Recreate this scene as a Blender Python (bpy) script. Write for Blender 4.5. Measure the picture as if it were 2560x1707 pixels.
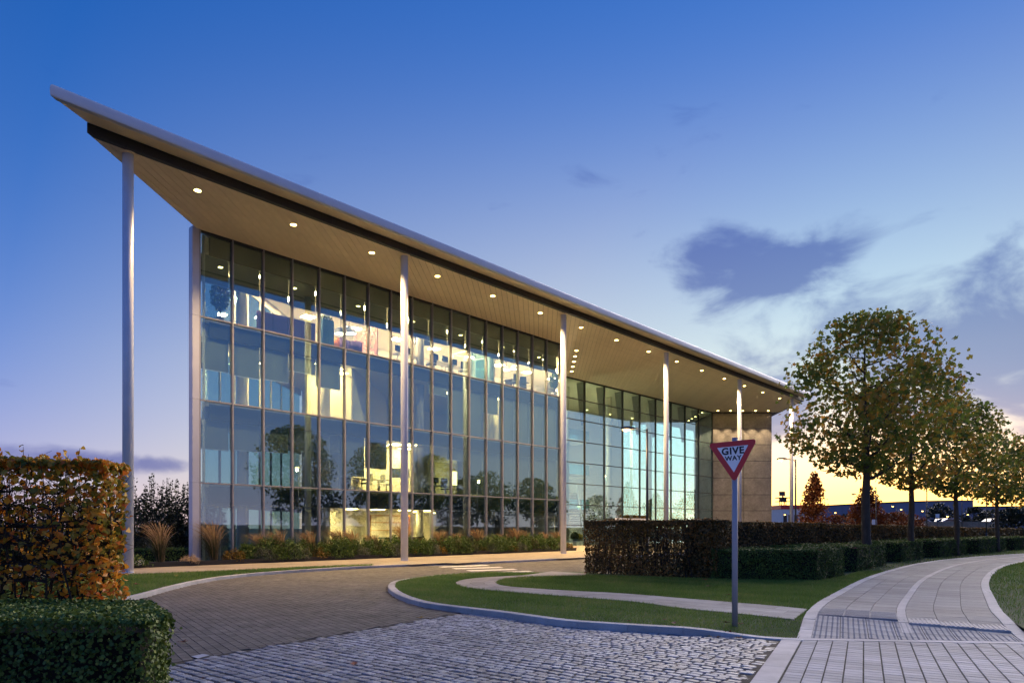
import bpy, math, random
import numpy as np
from mathutils import Vector, Matrix
random.seed(7)
RNG = np.random.default_rng(11)
R = math.radians
SC = bpy.context.scene
COL = SC.collection
for _o in list(bpy.data.objects):
    bpy.data.objects.remove(_o)

# ---------------------------------------------------------------- camera
F, CX, HY, CH = 1706.67, 1280.0, 1319.0, 1.6      # photo focal length / centre / horizon in its pixels, eye height in metres
cam_d = bpy.data.cameras.new('camera')
cam_d.sensor_fit = 'HORIZONTAL'; cam_d.sensor_width = 36.0
cam_d.lens = 36.0 * F / 2560.0
cam_d.shift_y = (HY - 1707 / 2) / 2560.0
cam_d.clip_start = 0.1; cam_d.clip_end = 6000
cam = bpy.data.objects.new('camera', cam_d); COL.objects.link(cam)
cam.location = (0, 0, CH); cam.rotation_euler = (R(90), 0, 0)
SC.camera = cam

# ---------------------------------------------------------------- sky, sun, exposure
SUN_AZ, SUN_EL = 29.0, 3.0
SKY_SAT, SHO = 1.1, 0.10
world = bpy.data.worlds.new('World'); SC.world = world; world.use_nodes = True
nt = world.node_tree; nt.nodes.clear()
def wn(t, **k):
    n = nt.nodes.new(t)
    for a, b in k.items(): setattr(n, a, b)
    return n
def wl(a, b): nt.links.new(a, b)
def wmath(op, a, b=None, clamp=False):
    n = wn('ShaderNodeMath', operation=op); n.use_clamp = clamp
    for i, s in enumerate((a, b)):
        if s is None: continue
        if isinstance(s, (int, float)): n.inputs[i].default_value = s
        else: wl(s, n.inputs[i])
    return n.outputs[0]
sky = wn('ShaderNodeTexSky', sky_type='NISHITA', sun_disc=False)
sky.sun_elevation = R(SUN_EL); sky.sun_rotation = R(SUN_AZ)
sky.air_density = 1.0; sky.dust_density = 0.8; sky.ozone_density = 6.0; sky.altitude = 0
tc = wn('ShaderNodeTexCoord')
sep = wn('ShaderNodeSeparateXYZ'); wl(tc.outputs['Generated'], sep.inputs[0])
def vmath(op, a, b=None):
    n = wn('ShaderNodeVectorMath', operation=op)
    for i, q in enumerate((a, b)):
        if q is None: continue
        if isinstance(q, tuple): n.inputs[i].default_value = q
        else: wl(q, n.inputs[i])
    return n.outputs[0]
# clouds: wind-drawn noise on the sky sphere, with banks where the photograph has them
mp = wn('ShaderNodeMapping'); wl(tc.outputs['Generated'], mp.inputs[0])
mp.inputs['Scale'].default_value = (1.0, 1.0, 2.1); mp.inputs['Location'].default_value = (0.4, 0.2, 0.3)
nz = wn('ShaderNodeTexNoise'); wl(mp.outputs[0], nz.inputs['Vector'])
nz.inputs['Scale'].default_value = 7.0; nz.inputs['Detail'].default_value = 7; nz.inputs['Roughness'].default_value = 0.55
nz.inputs['Distortion'].default_value = 0.35
nzl = wn('ShaderNodeTexNoise'); wl(mp.outputs[0], nzl.inputs['Vector']); nzl.inputs['Scale'].default_value = 2.2; nzl.inputs['Detail'].default_value = 3
def bank(c, hw, hh, amp):
    c = Vector(c).normalized()
    side = Vector((c.y, -c.x, 0)).normalized(); up = side.cross(c)
    d = vmath('SUBTRACT', tc.outputs['Generated'], tuple(c))
    def dot(v):
        n = wn('ShaderNodeVectorMath', operation='DOT_PRODUCT'); wl(d, n.inputs[0]); n.inputs[1].default_value = tuple(v); return n.outputs['Value']
    q = wmath('ADD', wmath('POWER', wmath('ABSOLUTE', dot(side / hw)), 2.0), wmath('POWER', wmath('ABSOLUTE', dot(up / hh)), 2.0))
    q = wmath('ADD', q, wmath('POWER', wmath('ABSOLUTE', dot(c / 0.3)), 2.0))
    return wmath('MULTIPLY', wmath('POWER', 2.718, wmath('MULTIPLY', q, -1.0)), amp)
banks = None
for bk in (((.355, 1, .375), .085, .046, .36), ((.45, 1, .385), .07, .030, .24), ((.27, 1, .39), .06, .032, .22), ((.80, 1, .285), .26, .085, .46), ((.62, 1, .245), .13, .030, .24), ((.62, 1, .165), .16, .022, .22),
           ((.39, 1, .16), .05, .06, .26), ((-.70, 1, .108), .20, .026, .30), ((-.51, 1, .092), .055, .014, .30), ((-.74, 1, .215), .05, .012, .2), ((.80, 1, .14), .12, .02, .16)):
    q = bank(*bk)
    banks = q if banks is None else wmath('ADD', banks, q)
dens = wmath('ADD', wmath('ADD', wmath('MULTIPLY', nz.outputs[0], 1.05), wmath('MULTIPLY', nzl.outputs[0], 0.25)), banks)
rmp = wn('ShaderNodeMapRange'); rmp.interpolation_type = 'SMOOTHSTEP'
wl(dens, rmp.inputs[0]); rmp.inputs[1].default_value = 0.80; rmp.inputs[2].default_value = 1.06
cloud = wmath('MULTIPLY', rmp.outputs[0], 0.85)
hs0 = wn('ShaderNodeHueSaturation'); wl(sky.outputs[0], hs0.inputs['Color']); hs0.inputs['Saturation'].default_value = SKY_SAT
spc = wn('ShaderNodeSeparateXYZ'); wl(hs0.outputs[0], spc.inputs[0])
rq = wmath('MULTIPLY', spc.outputs[0], 0.22)
rr_ = wmath('ADD', wmath('MULTIPLY', spc.outputs[0], 0.14), wmath('MULTIPLY', spc.outputs[0], wmath('DIVIDE', rq, wmath('ADD', rq, 1.0))))
cmb = wn('ShaderNodeCombineXYZ'); wl(rr_, cmb.inputs[0]); wl(wmath('MULTIPLY', spc.outputs[1], 2.1), cmb.inputs[1]); wl(wmath('MULTIPLY', spc.outputs[2], 2.75), cmb.inputs[2])
skyc = cmb.outputs[0]
# pale lavender air low over the horizon, all the way round
hz = wmath('POWER', 2.718, wmath('MULTIPLY', wmath('MAXIMUM', sep.outputs[2], 0.0), -7.0))
hz = wmath('MULTIPLY', hz, 0.85)
mixh = wn('ShaderNodeMix', data_type='RGBA'); wl(hz, mixh.inputs[0]); wl(skyc, mixh.inputs[6])
lift = vmath('ADD', vmath('MULTIPLY', skyc, (0.75, 0.35, 0.20)), (4.4, 4.7, 5.7)); wl(lift, mixh.inputs[7])
clear = mixh.outputs[2]
# soft shoulder, so the glow round the sun keeps its colour
den = vmath('ADD', vmath('MULTIPLY', clear, (0.06, 0.21, 0.125)), (1, 1, 1))
clear = vmath('DIVIDE', clear, den)
# warm afterglow where the sun has gone down
sep.name = 'dir'
dsn = wn('ShaderNodeVectorMath', operation='DOT_PRODUCT'); wl(tc.outputs['Generated'], dsn.inputs[0])
dsn.inputs[1].default_value = (math.sin(R(SUN_AZ)), math.cos(R(SUN_AZ)), 0.0)
glow = wmath('MULTIPLY', wmath('POWER', wmath('MAXIMUM', dsn.outputs['Value'], 0.0), 55.0), wmath('POWER', 2.718, wmath('MULTIPLY', wmath('MAXIMUM', sep.outputs[2], 0.0), -21.0)))
gcol = wn('ShaderNodeVectorMath', operation='SCALE'); gcol.inputs[0].default_value = (22.0, 9.5, -1.0); wl(glow, gcol.inputs['Scale'])
ez = wmath('SUBTRACT', 0.55, sep.outputs[2])
softpos = wmath('MULTIPLY', wmath('ADD', wmath('SQRT', wmath('ADD', wmath('MULTIPLY', ez, ez), 0.012)), ez), 0.5)
wide = wmath('MULTIPLY', wmath('MULTIPLY', wmath('SUBTRACT', dsn.outputs['Value'], 0.40), 2.2, True), wmath('MINIMUM', softpos, 0.34))
wcol = wn('ShaderNodeVectorMath', operation='SCALE'); wcol.inputs[0].default_value = (6.0, 4.3, -1.3); wl(wide, wcol.inputs['Scale'])
clear = vmath('ADD', clear, wcol.outputs[0])
clear = vmath('MAXIMUM', vmath('ADD', clear, gcol.outputs[0]), (0, 0, 0))
gm = wn('ShaderNodeMix', data_type='RGBA'); wl(wmath('MULTIPLY', glow, 2.6, True), gm.inputs[0]); wl(clear, gm.inputs[6]); gm.inputs[7].default_value = (18.0, 9.3, 2.2, 1)
clear = gm.outputs[2]
# cloud bases: greyer and darker than the sky behind
hs = wn('ShaderNodeHueSaturation'); wl(clear, hs.inputs['Color'])
hs.inputs['Saturation'].default_value = 1.0; hs.inputs['Value'].default_value = 0.36
cld = vmath('ADD', vmath('MULTIPLY', hs.outputs[0], (0.72, 0.80, 1.12)), (0.0, 0.05, 0.60))
mixc = wn('ShaderNodeMix', data_type='RGBA'); wl(cloud, mixc.inputs[0]); wl(clear, mixc.inputs[6]); wl(cld, mixc.inputs[7])
bg = wn('ShaderNodeBackground'); wl(mixc.outputs[2], bg.inputs[0]); bg.inputs[1].default_value = 0.084
wo = wn('ShaderNodeOutputWorld'); wl(bg.outputs[0], wo.inputs[0])

sun_d = bpy.data.lights.new('sun', 'SUN'); sun_d.energy = 2.2; sun_d.angle = R(55); sun_d.color = (1.0, 0.86, 0.74)
sun = bpy.data.objects.new('sun', sun_d); COL.objects.link(sun)
sun.rotation_euler = Vector((-math.sin(R(SUN_AZ)) * math.cos(R(12)), -math.cos(R(SUN_AZ)) * math.cos(R(12)), -math.sin(R(12)))).to_track_quat('-Z', 'Y').to_euler()

SC.view_settings.view_transform = 'Standard'; SC.view_settings.look = 'None'
SC.view_settings.gamma = 1.0; SC.view_settings.use_curve_mapping = False
SC.view_settings.exposure = 1.55
SC.render.engine = 'CYCLES'
SC.cycles.use_denoising = True
SC.cycles.max_bounces = 6; SC.cycles.diffuse_bounces = 3; SC.cycles.glossy_bounces = 4
SC.cycles.transparent_max_bounces = 16; SC.cycles.transmission_bounces = 4
SC.cycles.sample_clamp_indirect = 6.0
SC.cycles.caustics_reflective = False; SC.cycles.caustics_refractive = False

# ---------------------------------------------------------------- helpers
def G(x, y, z=0.0):
    """a photo pixel on the level z -> plan position in metres"""
    d = (CH - z) * F / (y - HY)
    return Vector(((x - CX) * d / F, d))
def tag(o, label=None, cat=None, group=None, kind=None):
    if label: o['label'] = label
    if cat: o['category'] = cat
    if group: o['group'] = group
    if kind: o['kind'] = kind
    return o
def thing(name, loc, label, cat, group=None, rz=0.0):
    o = bpy.data.objects.new(name, None); COL.objects.link(o)
    o.empty_display_size = 0.2
    o.location = loc; o.rotation_euler = (0, 0, rz)
    return tag(o, label, cat, group)
def worldloc(o):
    p = Vector(o.location)
    while o.parent:
        o = o.parent; p = p + Vector(o.location)
    return p
def link_mesh(name, me, mat, parent=None, loc=(0, 0, 0)):
    o = bpy.data.objects.new(name, me); COL.objects.link(o)
    if mat is not None and len(me.materials) == 0: me.materials.append(mat)
    if parent is not None: o.parent = parent
    o.location = loc
    return o
def copy_tree(o, parent=None):
    c = o.copy(); COL.objects.link(c); c.parent = parent
    for ch in list(o.children): copy_tree(ch, c)
    return c
class MB:
    def __init__(s): s.v = []; s.f = []
    def add(s, vs, fs):
        n = len(s.v); s.v += [tuple(p) for p in vs]; s.f += [tuple(i + n for i in f) for f in fs]; return s
    def prism(s, poly, z0, z1, cap0=True):
        k = len(poly)
        def zz(z, i): return z[i] if isinstance(z, (list, tuple)) else z
        vs = [(p[0], p[1], zz(z0, i)) for i, p in enumerate(poly)] + [(p[0], p[1], zz(z1, i)) for i, p in enumerate(poly)]
        fs = [(i, (i + 1) % k, k + (i + 1) % k, k + i) for i in range(k)] + [tuple(range(k, 2 * k))]
        if cap0: fs.append(tuple(reversed(range(k))))
        return s.add(vs, fs)
    def box(s, x0, x1, y0, y1, z0, z1):
        return s.prism([(x0, y0), (x1, y0), (x1, y1), (x0, y1)], z0, z1)
    def cbox(s, c, sx, sy, sz, rz=0.0):
        """box centred in plan on c, standing on c.z"""
        ca, sa = math.cos(rz), math.sin(rz)
        p = [(c[0] + ca * a - sa * b, c[1] + sa * a + ca * b) for a, b in ((-sx/2, -sy/2), (sx/2, -sy/2), (sx/2, sy/2), (-sx/2, sy/2))]
        return s.prism(p, c[2], c[2] + sz)
    def cyl(s, c, r, z0, z1, n=16, r2=None):
        r2 = r if r2 is None else r2
        a = [2 * math.pi * i / n for i in range(n)]
        vs = [(c[0] + r * math.cos(t), c[1] + r * math.sin(t), z0) for t in a] + [(c[0] + r2 * math.cos(t), c[1] + r2 * math.sin(t), z1) for t in a]
        return s.add(vs, [(i, (i + 1) % n, n + (i + 1) % n, n + i) for i in range(n)] + [tuple(range(n, 2 * n)), tuple(reversed(range(n)))])
    def lathe(s, c, prof, n=20):
        vs = []; fs = []
        for r, z in prof:
            vs += [(c[0] + r * math.cos(2 * math.pi * i / n), c[1] + r * math.sin(2 * math.pi * i / n), c[2] + z) for i in range(n)]
        for j in range(len(prof) - 1):
            fs += [(j * n + i, j * n + (i + 1) % n, (j + 1) * n + (i + 1) % n, (j + 1) * n + i) for i in range(n)]
        return s.add(vs, fs)
    def tube(s, path, rad, n=6):
        path = [Vector(p) for p in path]; vs = []; fs = []
        for i, p in enumerate(path):
            t = (path[min(i + 1, len(path) - 1)] - path[max(i - 1, 0)]).normalized()
            a = t.orthogonal().normalized() if abs(t.z) < 0.9 else t.cross(Vector((0, 1, 0))).normalized()
            b = t.cross(a)
            r = rad[i] if isinstance(rad, (list, tuple)) else rad
            vs += [tuple(p + a * (r * math.cos(2 * math.pi * k / n)) + b * (r * math.sin(2 * math.pi * k / n))) for k in range(n)]
        for i in range(len(path) - 1):
            fs += [(i * n + k, i * n + (k + 1) % n, (i + 1) * n + (k + 1) % n, (i + 1) * n + k) for k in range(n)]
        fs += [tuple(reversed(range(n))), tuple(range((len(path) - 1) * n, len(path) * n))]
        return s.add(vs, fs)
    def quad(s, a, b, c, d): return s.add([a, b, c, d], [(0, 1, 2, 3)])
    def mesh(s, name, off=None, smooth=False):
        me = bpy.data.meshes.new(name)
        v = s.v if off is None else [(p[0] - off[0], p[1] - off[1], p[2] - off[2]) for p in s.v]
        me.from_pydata(v, [], s.f); me.update()
        if smooth: me.polygons.foreach_set('use_smooth', [True] * len(me.polygons))
        return me
    def build(s, name, mat, parent=None, smooth=False, own=True):
        """own: the object's origin sits at the middle of its base"""
        a = np.array(s.v); c = Vector(((a[:, 0].min() + a[:, 0].max()) / 2, (a[:, 1].min() + a[:, 1].max()) / 2, a[:, 2].min())) if own else Vector((0, 0, 0))
        me = s.mesh(name, c, smooth)
        return link_mesh(name, me, mat, parent, c - (worldloc(parent) if parent is not None else Vector((0, 0, 0))))
def mass(name, verts, faces, mat, parent=None, tint=None, smooth=False, kind=None, loc=(0, 0, 0)):
    """many small faces as one mesh; verts (n,3), faces (m,k), tint one number for each vertex"""
    me = bpy.data.meshes.new(name)
    verts = np.ascontiguousarray(verts, dtype=np.float32); faces = np.ascontiguousarray(faces, dtype=np.int32)
    m, k = faces.shape
    me.vertices.add(len(verts)); me.vertices.foreach_set('co', verts.ravel())
    me.loops.add(m * k); me.loops.foreach_set('vertex_index', faces.ravel())
    me.polygons.add(m); me.polygons.foreach_set('loop_start', np.arange(0, m * k, k, dtype=np.int32))
    if tint is not None:
        at = me.attributes.new('tint', 'FLOAT', 'POINT'); at.data.foreach_set('value', np.ascontiguousarray(tint, dtype=np.float32))
    me.update(calc_edges=True)
    if smooth: me.polygons.foreach_set('use_smooth', [True] * m)
    o = link_mesh(name, me, mat, parent, loc)
    if kind: o['kind'] = kind
    return o

# ---------------------------------------------------------------- materials
def new_mat(name):
    m = bpy.data.materials.new(name); m.use_nodes = True
    n = m.node_tree; b = n.nodes['Principled BSDF']
    return m, n, b
def mat(name, col, rough=0.6, metal=0.0, var=0.12, scale=6.0, bump=0.0, bscale=60.0, objvar=0.0, spec=0.5, stretch=None, coat=0.0):
    """procedural: base colour broken by two noises, optional relief and a shade of its own for each object"""
    m, n, b = new_mat(name)
    tcn = n.nodes.new('ShaderNodeTexCoord'); src = tcn.outputs['Object']
    if stretch:
        mpn = n.nodes.new('ShaderNodeMapping'); mpn.inputs['Scale'].default_value = stretch; n.links.new(src, mpn.inputs[0]); src = mpn.outputs[0]
    n1 = n.nodes.new('ShaderNodeTexNoise'); n1.inputs['Scale'].default_value = scale; n1.inputs['Detail'].default_value = 6; n.links.new(src, n1.inputs['Vector'])
    r1 = n.nodes.new('ShaderNodeMapRange'); n.links.new(n1.outputs[0], r1.inputs[0])
    r1.inputs[1].default_value = 0.3; r1.inputs[2].default_value = 0.7; r1.inputs[3].default_value = 1 - var; r1.inputs[4].default_value = 1 + var
    val = r1.outputs[0]
    if objvar:
        oi = n.nodes.new('ShaderNodeObjectInfo')
        r2 = n.nodes.new('ShaderNodeMapRange'); n.links.new(oi.outputs['Random'], r2.inputs[0]); r2.inputs[3].default_value = 1 - objvar; r2.inputs[4].default_value = 1 + objvar
        at = n.nodes.new('ShaderNodeAttribute'); at.attribute_name = 'tint'
        r3 = n.nodes.new('ShaderNodeMath'); r3.operation = 'MULTIPLY_ADD'; n.links.new(at.outputs['Fac'], r3.inputs[0]); r3.inputs[1].default_value = objvar; r3.inputs[2].default_value = 1.0
        mm0 = n.nodes.new('ShaderNodeMath'); mm0.operation = 'MULTIPLY'; n.links.new(r2.outputs[0], mm0.inputs[0]); n.links.new(r3.outputs[0], mm0.inputs[1])
        mm = n.nodes.new('ShaderNodeMath'); mm.operation = 'MULTIPLY'; n.links.new(val, mm.inputs[0]); n.links.new(mm0.outputs[0], mm.inputs[1]); val = mm.outputs[0]
    sc = n.nodes.new('ShaderNodeVectorMath'); sc.operation = 'SCALE'; sc.inputs[0].default_value = col[:3]; n.links.new(val, sc.inputs['Scale'])
    n.links.new(sc.outputs[0], b.inputs['Base Color'])
    b.inputs['Roughness'].default_value = rough; b.inputs['Metallic'].default_value = metal
    b.inputs['Specular IOR Level'].default_value = spec; b.inputs['Coat Weight'].default_value = coat
    if bump:
        n2 = n.nodes.new('ShaderNodeTexNoise'); n2.inputs['Scale'].default_value = bscale; n2.inputs['Detail'].default_value = 4; n.links.new(src, n2.inputs['Vector'])
        bp = n.nodes.new('ShaderNodeBump'); bp.inputs['Strength'].default_value = bump; bp.inputs['Distance'].default_value = 0.01
        n.links.new(n2.outputs[0], bp.inputs['Height']); n.links.new(bp.outputs[0], b.inputs['Normal'])
    return m
def stone(name, col, speck=0.35, var=0.15, objvar=0.2, rough=0.75, bump=0.4, sscale=220.0, stain=0.24):
    """granite or concrete: fine light and dark grains"""
    m = mat(name, col, rough, 0, var, 3.0, bump, sscale * 0.6, objvar, 0.35)
    n = m.node_tree; b = n.nodes['Principled BSDF']
    src = b.inputs['Base Color'].links[0].from_socket
    tcn = n.nodes.new('ShaderNodeTexCoord'); vz = n.nodes.new('ShaderNodeTexNoise'); vz.inputs['Scale'].default_value = sscale; vz.inputs['Detail'].default_value = 2
    n.links.new(tcn.outputs['Object'], vz.inputs['Vector'])
    r = n.nodes.new('ShaderNodeMapRange'); n.links.new(vz.outputs[0], r.inputs[0]); r.inputs[1].default_value = 0.35; r.inputs[2].default_value = 0.65
    r.inputs[3].default_value = 1 - speck; r.inputs[4].default_value = 1 + speck
    s2 = n.nodes.new('ShaderNodeVectorMath'); s2.operation = 'SCALE'; n.links.new(src, s2.inputs[0]); n.links.new(r.outputs[0], s2.inputs['Scale'])
    # stains that run across the joints
    ge = n.nodes.new('ShaderNodeNewGeometry'); w1 = n.nodes.new('ShaderNodeTexNoise'); w1.inputs['Scale'].default_value = 0.55; w1.inputs['Detail'].default_value = 8; w1.inputs['Roughness'].default_value = 0.65
    n.links.new(ge.outputs['Position'], w1.inputs['Vector'])
    r5 = n.nodes.new('ShaderNodeMapRange'); n.links.new(w1.outputs[0], r5.inputs[0]); r5.inputs[1].default_value = 0.32; r5.inputs[2].default_value = 0.68; r5.inputs[3].default_value = 1 - stain; r5.inputs[4].default_value = 1 + stain * .7
    s3 = n.nodes.new('ShaderNodeVectorMath'); s3.operation = 'SCALE'; n.links.new(s2.outputs[0], s3.inputs[0]); n.links.new(r5.outputs[0], s3.inputs['Scale'])
    n.links.new(s3.outputs[0], b.inputs['Base Color'])
    return m
def leafmat(name, stops, rough=0.45, trans=0.35, spec=0.35):
    """leaf colours run along the tint each leaf carries; light passes through"""
    m, n, b = new_mat(name)
    at = n.nodes.new('ShaderNodeAttribute'); at.attribute_name = 'tint'
    oi = n.nodes.new('ShaderNodeObjectInfo')
    ad = n.nodes.new('ShaderNodeMath'); ad.operation = 'MULTIPLY_ADD'; n.links.new(oi.outputs['Random'], ad.inputs[0]); ad.inputs[1].default_value = 0.06
    n.links.new(at.outputs['Fac'], ad.inputs[2])
    cr = n.nodes.new('ShaderNodeValToRGB'); n.links.new(ad.outputs[0], cr.inputs[0])
    el = cr.color_ramp.elements
    el[0].position = stops[0][0]; el[0].color = (*stops[0][1], 1)
    el[1].position = stops[-1][0]; el[1].color = (*stops[-1][1], 1)
    for p, c in stops[1:-1]:
        e = el.new(p); e.color = (*c, 1)
    n.links.new(cr.outputs[0], b.inputs['Base Color']); b.inputs['Roughness'].default_value = rough; b.inputs['Specular IOR Level'].default_value = spec
    tr = n.nodes.new('ShaderNodeBsdfTranslucent'); n.links.new(cr.outputs[0], tr.inputs[0])
    mx = n.nodes.new('ShaderNodeMixShader'); mx.inputs[0].default_value = trans
    n.links.new(b.outputs[0], mx.inputs[1]); n.links.new(tr.outputs[0], mx.inputs[2])
    n.links.new(mx.outputs[0], n.nodes['Material Output'].inputs[0])
    return m
def glow(name, col, strength):
    m, n, b = new_mat(name)
    b.inputs['Base Color'].default_value = (0.8, 0.8, 0.8, 1)
    b.inputs['Emission Color'].default_value = (*col, 1); b.inputs['Emission Strength'].default_value = strength
    return m
def glassmat(name, tint, base, power=4.0, rough=0.0):
    """coated architectural pane: see-through, reflecting more at a slant"""
    m, n, b = new_mat(name); n.nodes.remove(b)
    tr = n.nodes.new('ShaderNodeBsdfTransparent'); tr.inputs[0].default_value = (*tint, 1)
    gl = n.nodes.new('ShaderNodeBsdfGlossy'); gl.inputs['Roughness'].default_value = rough; gl.inputs[0].default_value = (0.70, 0.93, 1.0, 1)
    lw = n.nodes.new('ShaderNodeLayerWeight'); lw.inputs[0].default_value = 0.5
    pw = n.nodes.new('ShaderNodeMath'); pw.operation = 'POWER'; n.links.new(lw.outputs['Facing'], pw.inputs[0]); pw.inputs[1].default_value = power
    ma = n.nodes.new('ShaderNodeMath'); ma.operation = 'MULTIPLY_ADD'; n.links.new(pw.outputs[0], ma.inputs[0]); ma.inputs[1].default_value = 1 - base; ma.inputs[2].default_value = base
    mx = n.nodes.new('ShaderNodeMixShader'); n.links.new(ma.outputs[0], mx.inputs[0]); n.links.new(tr.outputs[0], mx.inputs[1]); n.links.new(gl.outputs[0], mx.inputs[2])
    n.links.new(mx.outputs[0], n.nodes['Material Output'].inputs[0])
    return m
M = {}
M['steel'] = mat('painted_steel', (0.60, 0.64, 0.76), 0.38, 0.0, 0.05, 2.0)
M['silver'] = mat('silver_aluminium', (0.46, 0.48, 0.58), 0.36, 0.30, 0.06, 1.5)
M['fascia'] = mat('fascia_aluminium', (0.52, 0.56, 0.66), 0.40, 0.15, 0.05, 0.8)
M['mullion'] = mat('grey_mullion', (0.27, 0.27, 0.31), 0.38, 0.3, 0.06, 1.5)
M['dark'] = mat('dark_anodised', (0.022, 0.026, 0.034), 0.5, 0.0, 0.1, 2.0)
M['mull_dark'] = mat('dark_bronze_frame', (0.035, 0.036, 0.036), 0.4, 0.2, 0.1, 2.0)
M['soffit'] = mat('soffit_board', (0.80, 0.71, 0.55), 0.55, 0.0, 0.05, 1.5, objvar=0.035)
M['concrete'] = stone('board_concrete', (0.25, 0.235, 0.22), 0.10, 0.14, 0.05, 0.85, 0.25, 9.0)
M['white'] = mat('white_plaster', (0.78, 0.76, 0.72), 0.8, 0, 0.03, 1.0)
M['ceiling'] = mat('ceiling_tile', (0.75, 0.73, 0.70), 0.85, 0, 0.03, 3.0)
M['carpet'] = mat('pale_carpet', (0.36, 0.34, 0.32), 0.95, 0, 0.15, 20.0)
M['bulk'] = mat('dark_spandrel', (0.035, 0.045, 0.055), 0.6, 0, 0.1, 1.0)
M['blind'] = mat('roller_blind_fabric', (0.22, 0.26, 0.25), 0.85, 0, 0.04, 1.2, objvar=0.06)
M['slat'] = mat('venetian_slat', (0.40, 0.42, 0.42), 0.45, 0.2, 0.05, 2.0)
M['glass'] = glassmat('facade_glass', (0.80, 0.88, 0.86), 0.175, 2.9)
M['glass_atrium'] = glassmat('atrium_glass', (0.70, 0.84, 0.82), 0.30, 2.4)
M['glass_side'] = glassmat('side_glass', (0.62, 0.80, 0.86), 0.06, 4.0)
M['paver'] = stone('clay_paver', (0.150, 0.135, 0.122), 0.25, 0.2, 0.22, 0.72, 0.5, 150.0)
M['sett'] = stone('granite_sett', (0.30, 0.305, 0.33), 0.35, 0.2, 0.30, 0.44, 0.8, 110.0)
M['kerb'] = stone('kerb_granite', (0.45, 0.44, 0.45), 0.22, 0.12, 0.10, 0.65, 0.3, 160.0)
M['slab'] = stone('path_slab', (0.31, 0.295, 0.285), 0.12, 0.15, 0.15, 0.75, 0.25, 90.0)
M['slab_beige'] = stone('beige_slab', (0.33, 0.285, 0.23), 0.10, 0.15, 0.07, 0.8, 0.2, 90.0)
M['band'] = stone('pale_band_stone', (0.56, 0.52, 0.50), 0.12, 0.12, 0.06, 0.7, 0.2, 140.0)
M['block'] = stone('crossing_block', (0.42, 0.405, 0.41), 0.16, 0.15, 0.16, 0.7, 0.3, 150.0)
M['tactile'] = stone('tactile_slab', (0.33, 0.32, 0.33), 0.14, 0.15, 0.08, 0.7, 0.25, 120.0)
M['joint'] = mat('joint_sand', (0.070, 0.064, 0.045), 0.95, 0, 0.5, 14.0, 0.6, 80.0)
M['mortar'] = mat('sett_mortar', (0.060, 0.048, 0.040), 0.95, 0, 0.45, 5.0, 0.8, 60.0)
M['soil'] = mat('lawn_soil', (0.045, 0.080, 0.020), 0.95, 0, 0.4, 3.0, 0.8, 40.0)
M['earth'] = mat('bed_earth', (0.018, 0.014, 0.011), 0.95, 0, 0.4, 8.0, 0.8, 40.0)
M['asphalt'] = mat('asphalt', (0.05, 0.05, 0.052), 0.85, 0, 0.2, 0.4, 0.4, 60.0)
M['paint'] = mat('white_road_paint', (0.70, 0.68, 0.64), 0.7, 0, 0.12, 5.0)
M['timber'] = mat('black_edging', (0.012, 0.012, 0.014), 0.7, 0, 0.2, 5.0)
M['bark'] = mat('bark', (0.055, 0.045, 0.036), 0.9, 0, 0.35, 9.0, 0.9, 30.0, stretch=(1, 1, 0.3))
M['twig'] = mat('dark_twig', (0.022, 0.016, 0.012), 0.9, 0, 0.25, 20.0)
M['warm'] = glow('warm_lamp', (1.0, 0.66, 0.17), 16.0)
M['panel'] = glow('ceiling_panel', (1.0, 0.64, 0.30), 125.0)

# ================================================================ the plan of the place
TH = math.atan((2855 - CX) / F)                       # the glass front runs off to the right
D1 = Vector((math.sin(TH), math.cos(TH)))
D2 = Vector((math.sin(R(2.35)), math.cos(R(2.35))))   # side walls, soffit boards
NI = Vector((-D1.y, D1.x))                            # into the building, square to the front
F0 = Vector((-14.04, 30.6))                           # left end of the glass front
BAY = 1.516; NB = 17; FL = BAY * NB
ROAD = -0.10                                          # carriageway; lawns and pavements lie at 0
def at_px(p0, d, x):
    """the point on the line p0 + t d that the photo shows at column x"""
    k = (x - CX) / F
    t = (k * p0.y - p0.x) / (d.x - k * d.y)
    return p0 + d * t
def smooth_curve(pts, n=8, closed=False):
    pts = [Vector(p) for p in pts]; m = len(pts); out = []
    for i in range(m if closed else m - 1):
        p = [pts[(i + k) % m] if closed else pts[min(max(i + k, 0), m - 1)] for k in (-1, 0, 1, 2)]
        for j in range(n):
            t = j / n
            out.append(0.5 * ((2 * p[1]) + (p[2] - p[0]) * t + (2 * p[0] - 5 * p[1] + 4 * p[2] - p[3]) * t * t + (3 * p[1] - p[0] - 3 * p[2] + p[3]) * t ** 3))
    if not closed: out.append(pts[-1])
    return out
def inside(poly, x, y):
    """even-odd test for arrays"""
    x = np.asarray(x); y = np.asarray(y); r = np.zeros(x.shape, bool); k = len(poly)
    for i in range(k):
        x1, y1 = poly[i]; x2, y2 = poly[(i + 1) % k]
        c = ((y1 > y) != (y2 > y))
        with np.errstate(divide='ignore', invalid='ignore'):
            r ^= c & (x < (x2 - x1) * (y - y1) / (y2 - y1 + 1e-12) + x1)
    return r
def clip(poly, p, d):
    """keep what lies on the left of the line p + t d"""
    out = []; k = len(poly)
    sd = [d.x * (q[1] - p.y) - d.y * (q[0] - p.x) for q in poly]
    for i in range(k):
        a, b = poly[i], poly[(i + 1) % k]; sa, sb = sd[i], sd[(i + 1) % k]
        if sa >= 0: out.append(a)
        if (sa >= 0) != (sb >= 0):
            t = sa / (sa - sb); out.append((a[0] + (b[0] - a[0]) * t, a[1] + (b[1] - a[1]) * t))
    return out
def area(poly): return 0.5 * sum(poly[i][0] * poly[(i + 1) % len(poly)][1] - poly[(i + 1) % len(poly)][0] * poly[i][1] for i in range(len(poly)))
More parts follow.
